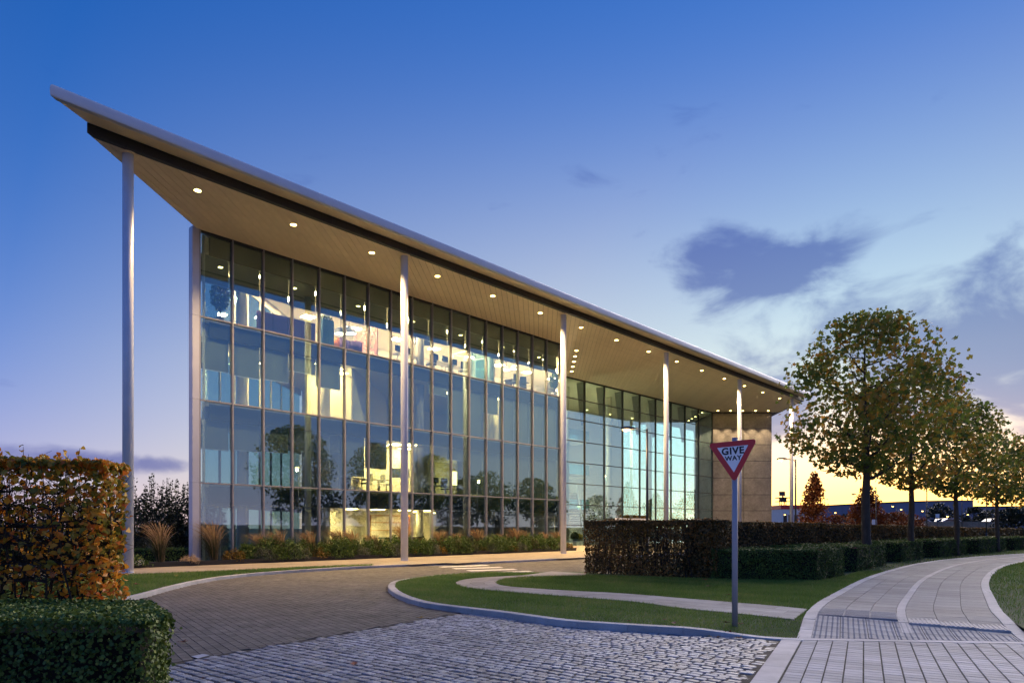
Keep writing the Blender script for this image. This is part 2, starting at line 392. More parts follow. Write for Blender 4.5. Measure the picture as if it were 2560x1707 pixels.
def seen(x, y, z=0.0, m=40):
    if y < 1: return False
    px = CX + F * x / y; py = HY + F * (CH - z) / y
    return -m < px < 2560 + m and -m < py < 1707 + m
def slab_mb(poly, t=0.04, ch=0.004, joint=0.003):
    """one stone: the polygon drawn in by half a joint, with a small chamfer; top at z = 0"""
    if area(poly) < 0: poly = poly[::-1]
    c = Vector((sum(p[0] for p in poly) / len(poly), sum(p[1] for p in poly) / len(poly)))
    def inset(q):
        k = len(poly); res = []
        for i in range(k):
            a, b, d = Vector(poly[i - 1]), Vector(poly[i]), Vector(poly[(i + 1) % k])
            e1 = (b - a).normalized() if (b - a).length > 1e-6 else Vector((1, 0)); e2 = (d - b).normalized() if (d - b).length > 1e-6 else e1
            n1 = Vector((-e1.y, e1.x)); n2 = Vector((-e2.y, e2.x)); m = n1 + n2
            m = m / max(m.length_squared / 2, 0.35)
            res.append(tuple(b + m * q))
        return res
    o, i = inset(joint), inset(joint + ch); k = len(poly)
    mb = MB()
    vs = [(p[0], p[1], -t) for p in o] + [(p[0], p[1], -ch) for p in o] + [(p[0], p[1], 0.0) for p in i]
    fs = [(j, (j + 1) % k, k + (j + 1) % k, k + j) for j in range(k)] + [(k + j, k + (j + 1) % k, 2 * k + (j + 1) % k, 2 * k + j) for j in range(k)] + [tuple(range(2 * k, 3 * k))]
    return mb.add(vs, fs)
def lay(parent, name, items, material, limit=300):
    """items: (shape, x, y, z, rz, tilt x, tilt y, size) ; the ones that show largest become parts of their own, the rest one stuff part"""
    meshes = {}
    def score(it):
        x, y = it[1], it[2]
        return (0 if seen(x, y, it[3]) else 1, math.hypot(x, y))
    items = sorted(items, key=score)
    for it in items[:limit]:
        mb = it[0]
        if id(mb) not in meshes:
            me = mb.mesh(name); me.materials.append(material); meshes[id(mb)] = me
        o = bpy.data.objects.new(name, meshes[id(mb)]); COL.objects.link(o); o.parent = parent
        o.location = (it[1], it[2], it[3]); o.rotation_euler = (it[5], it[6], it[4])
        s = it[7]; o.scale = (s[0], s[1], 1) if isinstance(s, tuple) else (s, s, 1)
    rest = items[limit:]
    if rest:
        vs, fs, ti = [], [], []
        for it in rest:
            ca, sa = math.cos(it[4]), math.sin(it[4]); n = len(vs); s = it[7]; s = s if isinstance(s, tuple) else (s, s); q = random.uniform(-1, 1)
            for p in it[0].v:
                a, b = p[0] * s[0], p[1] * s[1]
                vs.append((it[1] + ca * a - sa * b, it[2] + sa * a + ca * b, it[3] + p[2] + it[5] * b - it[6] * a)); ti.append(q)
            fs += [tuple(i + n for i in f) for f in it[0].f]
        me = bpy.data.meshes.new(name + '_rest'); me.from_pydata(vs, [], fs)
        at = me.attributes.new('tint', 'FLOAT', 'POINT'); at.data.foreach_set('value', ti)
        o = link_mesh(name + '_field', me, material, parent); o['kind'] = 'stuff'
def sheet(name, poly, z, material, parent=None):
    mb = MB(); k = len(poly); zz = z if isinstance(z, list) else [z] * k
    mb.add([(p[0], p[1], zz[i]) for i, p in enumerate(poly)], [tuple(range(k)) if area(poly) > 0 else tuple(reversed(range(k)))])
    me = mb.mesh(name)
    o = link_mesh(name, me, material, parent)
    if parent is None: o['kind'] = 'structure'
    return o
def root(name):
    o = bpy.data.objects.new(name, None); COL.objects.link(o); o['kind'] = 'structure'; return o

# ---------------------------------------------------------------- outlines from the photograph
g = lambda x, y: G(x, y, ROAD)
kerb_out = smooth_curve([g(120, 1590), g(250, 1525), g(377, 1489), g(434, 1473), g(502, 1457), g(583, 1444.5), g(682, 1435), g(794, 1427), g(925, 1419.5), g(1096, 1412.5), g(1183, 1410), g(1320, 1403.5), g(1449, 1397), g(1640, 1388), g(1800, 1381)], 6)
isl_front = smooth_curve([g(2012, 1601), g(1852, 1593), g(1733, 1586.5), g(1620, 1580), g(1513, 1573), g(1400, 1564), g(1239, 1541), g(1147, 1530), g(1060, 1517.5), g(1005, 1501), g(976, 1484), g(970, 1471), g(985, 1460), g(1049, 1448.5), g(1138, 1440.5), g(1227, 1436), g(1311, 1437.5)], 6)
T0 = g(2012, 1601)
path_l = smooth_curve([G(1992, 1590, -.08), G(2023.5, 1521.7), G(2079.6, 1485), G(2180.6, 1437.5), G(2292.8, 1408), G(2405, 1394), G(2560, 1383.3), Vector((52, 56)), Vector((80, 70))], 10)
foot_out = smooth_curve([G(1985, 1548), G(1846, 1533), G(1697.6, 1519), G(1600, 1505), G(1495, 1496), G(1316.7, 1482.4), G(1197.6, 1472), G(1159, 1466), G(1139, 1458), G(1148, 1451), G(1183, 1444.8), G(1257, 1440), G(1311, 1437.3)], 6)
foot_in = smooth_curve([G(2018, 1522), G(1950.6, 1515), G(1846, 1506), G(1697.6, 1494), G(1549, 1482), G(1435.7, 1476.5), G(1316.7, 1469), G(1257, 1463), G(1240, 1455.6), G(1257, 1447.5), G(1287, 1443.5), G(1346.4, 1440.8), G(1465, 1438)], 6)
foot_poly = [tuple(p) for p in foot_out] + [tuple(G(1379, 1428)), tuple(G(1465, 1432))] + [tuple(p) for p in reversed(foot_in)]
HB0 = Vector((4.6, 22.9))                                        # back corner of the long clipped hedge
isl_poly = [tuple(p) for p in isl_front] + [tuple(G(1379, 1427)), tuple(Vector((2.3, 25.2))), tuple(HB0 + NI * 1.6), tuple(HB0 + NI * 1.6 + D1 * 95)] + [tuple(p) for p in reversed(path_l)]
def z_up(x, y):
    r = math.hypot(x - T0.x, y - T0.y)
    w = 1 - min(max((r - 0.35) / 1.5, 0), 1)
    return ROAD * w * w * (3 - 2 * w) * 0.98

# ---------------------------------------------------------------- ground sheets
gr = sheet('ground', [(-900, -900), (900, -900), (900, 1800), (-900, 1800)], -0.175, M['asphalt'])
sheet('driveway', [(-16, 4), (14, 4), (14, 40), (-16, 40)], ROAD - 0.018, M['joint'])
drive = root('driveway_paving')
setts = root('sett_strip')
sb = [G(300, 1700, ROAD), ]
P1, P2 = g(448.8, 1652), g(1147, 1531.5); PD = (P2 - P1).normalized()
Q1, Q2 = g(1873, 1707), g(1953.6, 1598); QD = (Q2 - Q1).normalized()
sheet('sett_bed', [tuple(P1 - PD * 5), tuple(Q1 - QD * 3), tuple(Q1 + QD * 4.2), tuple(P2 + PD * 1.2)], ROAD - 0.012, M['mortar'])

# pavers of the driveway
pv = slab_mb([(-.1, -.0665), (.1, -.0665), (.1, .0665), (-.1, .0665)], 0.04, 0.005, 0.0022)
e1 = Vector((.568, -.823)); e2 = Vector((.823, .568)); items = []
ia, ib = np.meshgrid(np.arange(-190, 190), np.arange(-130, 300)); ia = ia.ravel(); ib = ib.ravel()
off = (ib % 2) * 0.1
px_ = e1.x * (ia * 0.2 + off) + e2.x * ib * 0.133; py_ = e1.y * (ia * 0.2 + off) + e2.y * ib * 0.133 + 14
ko = [tuple(p) for p in kerb_out]
road_poly = ko + [(30, 36), (30, 4), (-9, 4)]
keep = inside(road_poly, px_, py_) & ~inside(isl_poly, px_, py_) & (py_ > 6.4)
keep &= (PD.x * (py_ - P1.y) - PD.y * (px_ - P1.x)) > -0.02
xx = CX + F * px_ / np.maximum(py_, 1)
keep &= (xx > 230) & (xx < 1530) & ~((xx > 1470) & (py_ < 27))
rz1 = math.atan2(e1.y, e1.x)
for x, y in zip(px_[keep], py_[keep]):
    poly = None
    if (PD.x * (y - P1.y) - PD.y * (x - P1.x)) < 0.12:
        loc = Vector((0, 0)); rc = [Vector((x, y)) + e1 * a + e2 * b for a, b in ((-.1, -.0665), (.1, -.0665), (.1, .0665), (-.1, .0665))]
        q = clip([tuple(c) for c in rc], P1, PD)
        if len(q) < 3 or abs(area(q)) < 0.0012: continue
        mb = slab_mb([(a - x, b - y) for a, b in q], 0.04, 0.005, 0.0022)
        items.append((mb, x, y, ROAD + random.uniform(-.002, .002), 0, 0, 0, 1)); continue
    items.append((pv, x, y, ROAD + random.uniform(-.002, .002), rz1, random.uniform(-.012, .012), random.uniform(-.008, .008), 1))
lay(drive, 'paver', items, M['paver'])

# granite setts
def sett_shape(rs):
    w, d = .5 * .182, .5 * .123; k = 12; ring = []
    for i in range(k):
        t = 2 * math.pi * (i + .5) / k; c, s = math.cos(t), math.sin(t)
        e = 0.30
        ring.append((w * math.copysign(abs(c) ** e, c) * rs.uniform(.93, 1.0), d * math.copysign(abs(s) ** e, s) * rs.uniform(.92, 1.0)))
    mb = MB(); vs = []
    for sc, z in ((1.0, -.05), (1.0, -.012), (.93, -.003), (.74, .001)):
        vs += [(p[0] * sc, p[1] * sc, z + (rs.uniform(-.002, .002) if sc < 1 else 0)) for p in ring]
    fs = []
    for j in range(3): fs += [(j * k + i, j * k + (i + 1) % k, (j + 1) * k + (i + 1) % k, (j + 1) * k + i) for i in range(k)]
    fs.append(tuple(range(3 * k, 4 * k)))
    return mb.add(vs, fs)
rs = random.Random(3); SV = [sett_shape(rs) for _ in range(9)]
a1 = Vector((.77, -.638)); a2 = Vector((.638, .77)); items = []
for j in range(-78, 98):
    y0 = j * .130; x = -12.0 + rs.uniform(0, .2)
    while x < 12:
        w = rs.uniform(.130, .185); cx = x + w / 2; x += w + .012
        p = a1 * cx + a2 * (y0 + .012 * math.sin(cx * 1.3 + j)) + Vector((0, 10))
        if not (5.9 < p.y < 14.5): continue
        if (PD.x * (p.y - P1.y) - PD.y * (p.x - P1.x)) > -0.06: continue
        dq = QD.x * (p.y - Q1.y) - QD.y * (p.x - Q1.x)
        if dq < 0.02: continue
        if inside(isl_poly, np.array([p.x]), np.array([p.y]))[0]: continue
        if not -60 < CX + F * p.x / p.y < 2100: continue
        items.append((rs.choice(SV), p.x, p.y, ROAD + rs.uniform(-.004, .006) - (.014 if dq < .1 else 0), math.atan2(a1.y, a1.x) + rs.uniform(-.04, .04) + rs.choice((0, math.pi)), rs.uniform(-.03, .03), rs.uniform(-.03, .03), (w / .182 * .95, rs.uniform(.86, .97))))
lay(setts, 'sett', items, M['sett'])

# crossing of sawn blocks with a pale border, right of the setts
apron = root('block_crossing')
sheet('crossing_bed', [tuple(Q1 - QD * 2.5), (16, 4.6), (16, 10.6), tuple(Q2 + QD * 1.2)], ROAD - 0.010, M['joint'])
BA, BB = g(2020, 1599.5), g(2600, 1609.5)              # front line of the pale cross band
BD = (BB - BA).normalized(); BN = Vector((-BD.y, BD.x))
QN = Vector((QD.y, -QD.x))
items = []
t = -1.6
while t < 5.0:                                           # border stones along the setts
    q = [Q1 + QD * t, Q1 + QD * t + QN * .27, Q1 + QD * (t + .9) + QN * .27, Q1 + QD * (t + .9)]
    q = clip([tuple(p) for p in q], BA + BD * 3, -BD)
    q = clip(q, BA, -BD) if len(q) > 2 else q
    if len(q) > 2 and abs(area(q)) > .01:
        c = Vector((sum(p[0] for p in q) / len(q), sum(p[1] for p in q) / len(q)))
        items.append((slab_mb([(p[0] - c.x, p[1] - c.y) for p in q], .05, .003, .0015), c.x, c.y, ROAD + .002, 0, 0, 0, 1))
    t += .9
lay(apron, 'border_stone', items, M['band'])
items = []; bl = slab_mb([(-.1, -.075), (.1, -.075), (.1, .075), (-.1, .075)], .05, .004, .0048)
for i in range(0, 40):
    for j in range(-25, 40):
        o_ = Q1 + QN * (.29 + .2 * i + .1 + .006 * i) + QD * (.153 * j + (.07 if i % 2 else 0))
        if not (6.3 < o_.y < 11): continue
        dq = BD.x * (o_.y - BA.y) - BD.y * (o_.x - BA.x)
        if dq > 0.06: continue
        if not -80 < CX + F * o_.x / o_.y < 2680: continue
        rot = math.atan2(QN.y, QN.x)
        if dq > -0.14:
            rc = [o_ + QN * a + QD * b for a, b in ((-.1, -.075), (.1, -.075), (.1, .075), (-.1, .075))]
            q = clip([tuple(c) for c in rc], BA, -BD)
            if len(q) < 3 or abs(area(q)) < .003: continue
            items.append((slab_mb([(p[0] - o_.x, p[1] - o_.y) for p in q], .05, .003, .0028), o_.x, o_.y, ROAD, 0, 0, 0, 1)); continue
        items.append((bl, o_.x, o_.y, ROAD + random.uniform(-.001, .001), rot, random.uniform(-.004, .004), random.uniform(-.004, .004), 1))
lay(apron, 'block', items, M['block'])
items = []; bstone = slab_mb([(-.45, -.095), (.45, -.095), (.45, .095), (-.45, .095)], .05, .003, .0012)
for i in range(0, 7):
    c = BA + BD * (.05 + .9 * i + .2) + BN * .1
    items.append((bstone, c.x, c.y, ROAD + .004, math.atan2(BD.y, BD.x), 0, 0, 1))
lay(apron, 'cross_band_stone', items, M['band'])

# ---------------------------------------------------------------- kerbs
def kerb(name, curve, side, width=.16, top=lambda x, y: 0.0, step=.9, parts='kerb_stone'):
    """curve: the face line; side +1: stone lies left of it"""
    r_ = root(name); L = 0.0; seg = [0.0]
    for a, b in zip(curve, curve[1:]): L += (b - a).length; seg.append(L)
    def pt(s):
        s = min(max(s, 0), L); i = 0
        while i < len(seg) - 2 and seg[i + 1] < s: i += 1
        q = (s - seg[i]) / max(seg[i + 1] - seg[i], 1e-6); d = (curve[i + 1] - curve[i]).normalized()
        return curve[i].lerp(curve[i + 1], q), d
    n = max(1, round(L / step)); st = L / n
    for i in range(n):
        mb = MB(); rows = []
        for k in range(4):
            s = i * st + .003 + (st - .006) * k / 3
            p, d = pt(s); nn = Vector((-d.y, d.x)) * side
            zt = top(p.x, p.y)
            ring = [(p + nn * 0, ROAD - .06), (p + nn * 0.0, max(zt - .018, ROAD - .03)), (p + nn * .016, zt), (p + nn * width, zt), (p + nn * width, zt - .06)]
            rows.append([(q.x, q.y, z) for q, z in ring])
        vs = sum(rows, []); fs = []
        for k in range(3):
            for j in range(4):
                f = (k * 5 + j, k * 5 + j + 1, (k + 1) * 5 + j + 1, (k + 1) * 5 + j)
                fs.append(f if side < 0 else f[::-1])
        fs += [(0, 1, 2, 3, 4) if side > 0 else (4, 3, 2, 1, 0), tuple(15 + j for j in ((4, 3, 2, 1, 0) if side > 0 else (0, 1, 2, 3, 4)))]
        mb.add(vs, fs); mb.build(parts, M['kerb'], r_)
    return r_
kerb('island_kerb', isl_front, -1, .20, lambda x, y: z_up(x, y) + .004)
def drop(x, y):                                            # lowered at the zebra crossing
    px = CX + F * x / y
    w = max(0, 1 - abs(px - 1130) / 80) if 1000 < px < 1260 else 0
    return .004 + ROAD * .8 * min(1, 1.6 * w)
kerb('pavement_kerb', [p for p in kerb_out], 1, .14, drop)

# zebra stripes
zeb = root('zebra_crossing')
Z4 = [((1096, 1416.0), (1213, 1411.4), (1225, 1413.2), (1106, 1417.8)), ((1129, 1420.0), (1248, 1416.3), (1258, 1418.2), (1140, 1422.2)), ((1165, 1424.8), (1284, 1421.2), (1294, 1423.4), (1177, 1427.4)),
      ((1200, 1430.2), (1322, 1426.2), (1334, 1428.6), (1215, 1433.2)), ((1262, 1436.4), (1358, 1430.6), (1368, 1433.2), (1300, 1438))]
for q in Z4:
    c = [G(x, y, ROAD) for x, y in q]
    MB().prism([tuple(p) for p in c][::-1], ROAD - .01, ROAD + .006).build('stripe', M['paint'], zeb)

# ---------------------------------------------------------------- lawns, paths
from mathutils.geometry import delaunay_2d_cdt
pts2 = [Vector(p) for p in isl_poly]; m_ = len(pts2)
gx, gy = np.meshgrid(np.arange(T0.x - 2.4, T0.x + 1.2, .22), np.arange(T0.y - 1, T0.y + 3, .22)); gx = gx.ravel(); gy = gy.ravel(); kin = inside(isl_poly, gx, gy)
extra = [Vector((a, b)) for a, b in zip(gx[kin], gy[kin])]
rv, re_, rf, *_ = delaunay_2d_cdt(pts2 + extra, [(i, (i + 1) % m_) for i in range(m_)], [], 1, 1e-5)
mbl = MB(); mbl.add([(p.x, p.y, z_up(p.x, p.y) - .012) for p in rv], [tuple(f) for f in rf])
link_mesh('island_lawn', mbl.mesh('island_lawn'), M['soil'])['kind'] = 'structure'
strip_edge = smooth_curve([G(936, 1411), G(806, 1415.4), G(690, 1420.5), G(597.6, 1425), G(440, 1431.5), G(330, 1436), G(150, 1444), G(-60, 1455)], 5)
bed_line = lambda t: F0 - NI * 1.55 + D1 * t
strip_poly = [tuple(p) for p in strip_edge] + [(-25, 20), (-25, 6), (-9.5, 8.5)] + [tuple(p) for p in kerb_out if CX + F * p.x / p.y < 938]
sheet('verge_lawn', strip_poly, -.008, M['soil'])
pave = root('pavement')
pave_poly = [tuple(p) for p in kerb_out] + [tuple(Vector((24, 62))), tuple(Vector((24, 78.7))), (23, 78.7), (4.5, 60), (3.6, 49.8), tuple(bed_line(FL)), tuple(bed_line(-9)), (-26, 24), (-20, 12)]
sheet('pavement_bed', pave_poly, -.016, M['joint'])
items = []; sl = slab_mb([(-.3, -.3), (.3, -.3), (.3, .3), (-.3, .3)], .02, .003, .003); sr = math.atan2(D1.y, D1.x)
for i in range(-14, 130):
    for j in range(-12, 26):
        p = F0 - NI * 1.85 + D1 * (i * .6 + (.3 if j % 2 else 0)) - NI * (.6 * -j if False else .6 * j)
        if p.y < 20 or p.y > 62: continue
        if not inside(pave_poly, np.array([p.x]), np.array([p.y]))[0] or inside(strip_poly, np.array([p.x]), np.array([p.y]))[0]: continue
        if not (300 < CX + F * p.x / p.y < 1500): continue
        items.append((sl, p.x, p.y, random.uniform(-.0015, .0015) - .002, sr, 0, 0, 1))
for i in range(0, 45):                                       # forecourt in front of the atrium
    for j in range(0, 17):
        p = Vector((3.9, 50.2)) + D1 * (i * .6 + .3) + D2 * 0 + NI * (j * .6 - 3.0)
        if inside(pave_poly, np.array([p.x]), np.array([p.y]))[0] and 1380 < CX + F * p.x / p.y < 1500:
            if not any(False for _ in ()): items.append((sl, p.x, p.y, -.002, sr, 0, 0, 1))
seen_xy = set(); uniq = []
for it in items:
    k = (round(it[1] / .45), round(it[2] / .45))
    if k in seen_xy: continue
    seen_xy.add(k); uniq.append(it)
lay(pave, 'paving_slab', items if len(uniq) < 10 else items, M['slab_beige'])

foot = root('footpath')
sheet('footpath_bed', foot_poly, .001, M['joint'])
# slabs across the footpath follow it
def ribbon(left, right, lanes, step, z, parent, name, material, start=0.0, end=None, limit=300, stagger=True, gap=.0025):
    """slabs between two curves: lanes are fractions across"""
    def cum(c):
        s = [0.0]
        for a, b in zip(c, c[1:]): s.append(s[-1] + (b - a).length)
        return s
    cl, cr = cum(left), cum(right)
    def pt(c, s, t):
        d = t * s[-1]; i = 0
        while i < len(s) - 2 and s[i + 1] < d: i += 1
        return c[i].lerp(c[i + 1], (d - s[i]) / max(s[i + 1] - s[i], 1e-6))
    def P(t, f): return pt(left, cl, min(max(t, 0), 1)).lerp(pt(right, cr, min(max(t, 0), 1)), f)
    Ltot = (cl[-1] + cr[-1]) / 2; n = int(Ltot / step); items = []
    e_ = Ltot if end is None else end
    for li, (f0, f1) in enumerate(lanes):
        for i in range(-1, n + 1):
            s0 = (i + (.5 if stagger and li % 2 else 0)) * step; s1 = s0 + step
            s0, s1 = max(s0, start), min(s1, e_)
            if s1 - s0 < .06: continue
            t0, t1 = s0 / Ltot, s1 / Ltot
            q = [P(t0, f0), P(t0, f1), P(t1, f1), P(t1, f0)]
            c = sum(q, Vector((0, 0))) / 4
            items.append((slab_mb([tuple(p - c) for p in q], .03, .003, gap), c.x, c.y, z(c.x, c.y) if callable(z) else z, 0, 0, 0, 1))
    lay(parent, name, items, material, limit)
    return P, Ltot
ribbon(foot_out, foot_in[:len(foot_in)], [(0.0, .333), (.333, .667), (.667, 1.0)], .62, lambda x, y: .006 + z_up(x, y), foot, 'paving_slab', M['slab'])
items = []                                                    # tactile landing at the zebra
lf = [G(1311, 1437.3), G(1379, 1427.5), G(1465, 1432.5), G(1465, 1438)]
MB().prism([tuple(p) for p in lf], -.02, .007).build('landing_slab', M['slab'], foot)

# the broad curved path
cpath = root('curved_path')
def offset(curve, w):
    out = []
    for i, p in enumerate(curve):
        d = (curve[min(i + 1, len(curve) - 1)] - curve[max(i - 1, 0)]).normalized()
        out.append(p + Vector((d.y, -d.x)) * w)
    return out
PW = 3.25
path_ext = [path_l[0] + (path_l[0] - path_l[1]).normalized() * 3.2] + path_l
path_r = offset(path_ext, PW)
def z_path(x, y):
    d = BD.x * (y - BA.y) - BD.y * (x - BA.x) - .2
    w = 1 - min(max(d / 2.4, 0), 1)
    return ROAD * w * w * (3 - 2 * w) + .002
pb_poly = [tuple(p) for p in path_ext] + [tuple(p) for p in reversed(path_r)]
mbp = MB(); n = len(path_ext)
mbp.add([(p.x, p.y, z_path(p.x, p.y) - .02) for p in path_ext] + [(p.x, p.y, z_path(p.x, p.y) - .02) for p in path_r], [(i, n + i, n + i + 1, i + 1) for i in range(1, n - 1)])
link_mesh('path_bed', mbp.mesh('path_bed'), M['joint'])['kind'] = 'structure'
fr = [.0, .062, .195, .327, .46, .507, .652, .797, .941, 1.0]
lanes_slab = [(fr[1], fr[2]), (fr[2], fr[3]), (fr[3], fr[4]), (fr[5], fr[6]), (fr[6], fr[7]), (fr[7], fr[8])]
def cumlen(c):
    s = 0
    for a, b in zip(c, c[1:]): s += (b - a).length
    return s
S0 = 3.2                                                     # arc length where the photo's left edge begins
def lane_items(lanes, step, s_from, s_to, stag=True, gap=.0025):
    Lc, Rc = path_ext, path_r; cl = [0.0]
    for a, b in zip(Lc, Lc[1:]): cl.append(cl[-1] + (b - a).length)
    def P(s, f):
        i = 0
        while i < len(cl) - 2 and cl[i + 1] < s: i += 1
        q = (s - cl[i]) / max(cl[i + 1] - cl[i], 1e-6)
        return Lc[i].lerp(Lc[i + 1], q).lerp(Rc[i].lerp(Rc[i + 1], q), f)
    out = []
    for li, (f0, f1) in enumerate(lanes):
        s = s_from + (step * .5 if stag and li % 2 else 0) - step
        while s < s_to:
            a, b = max(s, s_from), min(s + step, s_to); s += step
            if b - a < .05: continue
            poly = [tuple(P(a, f0)), tuple(P(a, f1)), tuple(P(b, f1)), tuple(P(b, f0))]
            poly = clip(poly, BA + BN * .205, BD)
            if len(poly) < 3 or abs(area(poly)) < .01: continue
            out.append(poly)
    return out, P
_, PP = lane_items([(0, 1)], 50, 0, 1)
TC = [BA + BN * .2, BA + BN * .2 + BD * 6, G(2600, 1584), G(2057, 1523.5)]    # blister zone
TCD = (TC[2] - TC[3]).normalized()
def polys_to_items(polys, z, gap=.0025):
    out = []
    for q in polys:
        c = Vector((sum(p[0] for p in q) / len(q), sum(p[1] for p in q) / len(q)))
        zx = (z_path(c.x + .1, c.y) - z_path(c.x - .1, c.y)) / .2; zy = (z_path(c.x, c.y + .1) - z_path(c.x, c.y - .1)) / .2
        mb = slab_mb([(p[0] - c.x, p[1] - c.y) for p in q], .03, .003, gap)
        mb.v = [(a, b, h + zx * a + zy * b) for a, b, h in mb.v]
        out.append((mb, c.x, c.y, z_path(c.x, c.y) + z, 0, 0, 0, 1))
    return out
RIB0, RIB1 = S0 + 1.95, S0 + 2.85
polys, _ = lane_items(lanes_slab, .62, 0.2, 75)
kept = []
for q in polys:
    q2 = clip(q, TC[3], -TCD) if False else clip(q, TC[3], TCD)
    if len(q2) < 3 or abs(area(q2)) < .01: continue
    kept.append(q2)
def arc_of(p):
    best = min(range(len(path_ext)), key=lambda i: (path_ext[i] - p).length); return best
plain = []; 
for q in kept: plain.append(q)
lay(cpath, 'path_slab', polys_to_items(plain, 0.0, .0038), M['slab'])
edge, _ = lane_items([(fr[0], fr[1]), (fr[8], fr[9])], .95, 0.2, 75, False)
lay(cpath, 'edging_stone', polys_to_items(edge, .008), M['band'], 120)
mid, _ = lane_items([(fr[4], fr[5])], .95, S0 + 1.15, 75, False)
lay(cpath, 'band_stone', polys_to_items(mid, .006), M['band'], 100)
# blister slabs
ta = (path_l[3] - path_l[0]).normalized(); tb = Vector((ta.y, -ta.x))
def blister_slab(c, q):
    mb = slab_mb([(p[0] - c.x, p[1] - c.y) for p in q], .03, .003, .003)
    for i in range(5):
        for j in range(5):
            p = c + ta * (.08 * (i - 2)) + tb * (.08 * (j - 2))
            if not inside(q, np.array([p.x]), np.array([p.y]))[0]: continue
            x, y = p.x - c.x, p.y - c.y; k = 6
            vs = [(x + .019 * math.cos(a), y + .019 * math.sin(a), 0) for a in [k_ * math.pi / 3 for k_ in range(k)]] + [(x + .011 * math.cos(a), y + .011 * math.sin(a), .0065) for a in [k_ * math.pi / 3 for k_ in range(k)]]
            mb.add(vs, [(i_, (i_ + 1) % k, k + (i_ + 1) % k, k + i_) for i_ in range(k)] + [tuple(range(k, 2 * k))])
    zx = (z_path(c.x + .1, c.y) - z_path(c.x - .1, c.y)) / .2; zy = (z_path(c.x, c.y + .1) - z_path(c.x, c.y - .1)) / .2
    mb.v = [(a, b, h + zx * a + zy * b) for a, b, h in mb.v]
    return mb
items = []
o0 = PP(S0 - .4, fr[1])
for i in range(-8, 12):
    for j in range(0, 12):
        c = o0 + ta * (.403 * i + .2) + tb * (.403 * j + .2)
        q = [tuple(c + ta * a + tb * b) for a, b in ((-.2, -.2), (-.2, .2), (.2, .2), (.2, -.2))]
        if area(q) < 0: q = q[::-1]
        for a, d in ((BA + BN * .205, BD), (TC[3], -TCD)):
            q = clip(q, a, d) if len(q) > 2 else q
        if len(q) < 3 or abs(area(q)) < .012: continue
        if c.x > 9.5: continue
        c2 = Vector((sum(p[0] for p in q) / len(q), sum(p[1] for p in q) / len(q)))
        items.append((blister_slab(c, [p for p in q]), c.x, c.y, z_path(c.x, c.y) + .002, 0, 0, 0, 1))
lay(cpath, 'blister_slab', items, M['tactile'])
# ribbed slabs: across on the left lanes, along on the right lanes
def rib_items(lanes, along, s0, s1, skew):
    out = []
    for f0, f1 in lanes:
        q = [PP(s0 + skew * f0, f0), PP(s0 + skew * f1, f1), PP(s1 + skew * f1, f1), PP(s1 + skew * f0, f0)]
        c = sum(q, Vector((0, 0))) / 4
        mb = slab_mb([tuple(p - c) for p in q], .03, .003, .002)
        nr = 7 if along else 12
        for k in range(nr):
            a, b = (k + .2) / nr, (k + .72) / nr
            def at(u, v): return q[0].lerp(q[1], u).lerp(q[3].lerp(q[2], u), v) - c
            qq = [at(a, .03), at(b, .03), at(b, .97), at(a, .97)] if along else [at(.03, a), at(.97, a), at(.97, b), at(.03, b)]
            mb.prism([tuple(p) for p in (qq if area([tuple(p) for p in qq]) > 0 else qq[::-1])], -.002, .007, False)
        out.append((mb, c.x, c.y, z_path(c.x, c.y) + .006, 0, 0, 0, 1))
    return out
lay(cpath, 'ribbed_slab', rib_items(lanes_slab[:3], False, S0 + 2.35, S0 + 3.5, -.3), M['tactile'])
lay(cpath, 'ribbed_slab', rib_items(lanes_slab[3:], True, S0 + 2.15, S0 + 3.1, -.3), M['band'])
# lawn on the far side of the path
rl = [tuple(p) for p in path_r] + [(95, 40), (60, 6), (12, 8)]
sheet('path_lawn', rl, -.012, M['soil'])

# ================================================================ the office building
SOF = 14.94                                            # soffit height
FLR = [0.0, 3.62, 7.34, 11.08, SOF]                    # floor lines seen as transoms
def FP(u, v=0.0): return F0 + D1 * u + NI * v          # along / into the front
def FW(u, w=0.0): return F0 + D1 * u + D2 * w          # along the front / along the side walls
P0 = Vector((-14.36, 23.06))                           # roof: lower front corner
def SP(u, w): return P0 + D1 * u + D2 * w
RU = 66.6
bld = thing('office_building', (F0.x, F0.y, 0), 'large glass-fronted office building under a sweeping flat roof with a lit soffit', 'building')
def fbox(mb, u0, u1, v0, v1, z0, z1): return mb.prism([tuple(FP(u0, v0)), tuple(FP(u1, v0)), tuple(FP(u1, v1)), tuple(FP(u0, v1))], z0, z1)
def wbox(mb, u0, u1, w0, w1, z0, z1): return mb.prism([tuple(FW(u0, w0)), tuple(FW(u1, w0)), tuple(FW(u1, w1)), tuple(FW(u0, w1))], z0, z1)

# ---- roof
def extrude_roof(prof, u0, u1):
    mb = MB(); k = len(prof)
    vs = [(*SP(u0, w), z) for w, z in prof] + [(*SP(u1, w), z) for w, z in prof]
    return mb.add(vs, [(i, (i + 1) % k, k + (i + 1) % k, k + i) for i in range(k)] + [tuple(reversed(range(k))), tuple(range(k, 2 * k))])
roof = extrude_roof([(-1.58, 15.44), (-1.58, 15.50), (30, 15.62), (30, 15.32), (.05, 15.32)], 0, RU).build('roof', M['fascia'], bld)
nF = 7
for i in range(nF):                                     # rounded nose of the eaves, in lengths
    a, b = RU * i / nF, RU * (i + 1) / nF
    extrude_roof([(-1.715, 15.11), (-1.74, 15.15), (-1.75, 15.22), (-1.752, 15.29), (-1.745, 15.36), (-1.725, 15.42), (-1.69, 15.47), (-1.63, 15.51), (-1.45, 15.515), (-1.45, 15.11)], a + .004, b - .004).build('fascia', M['fascia'], roof)
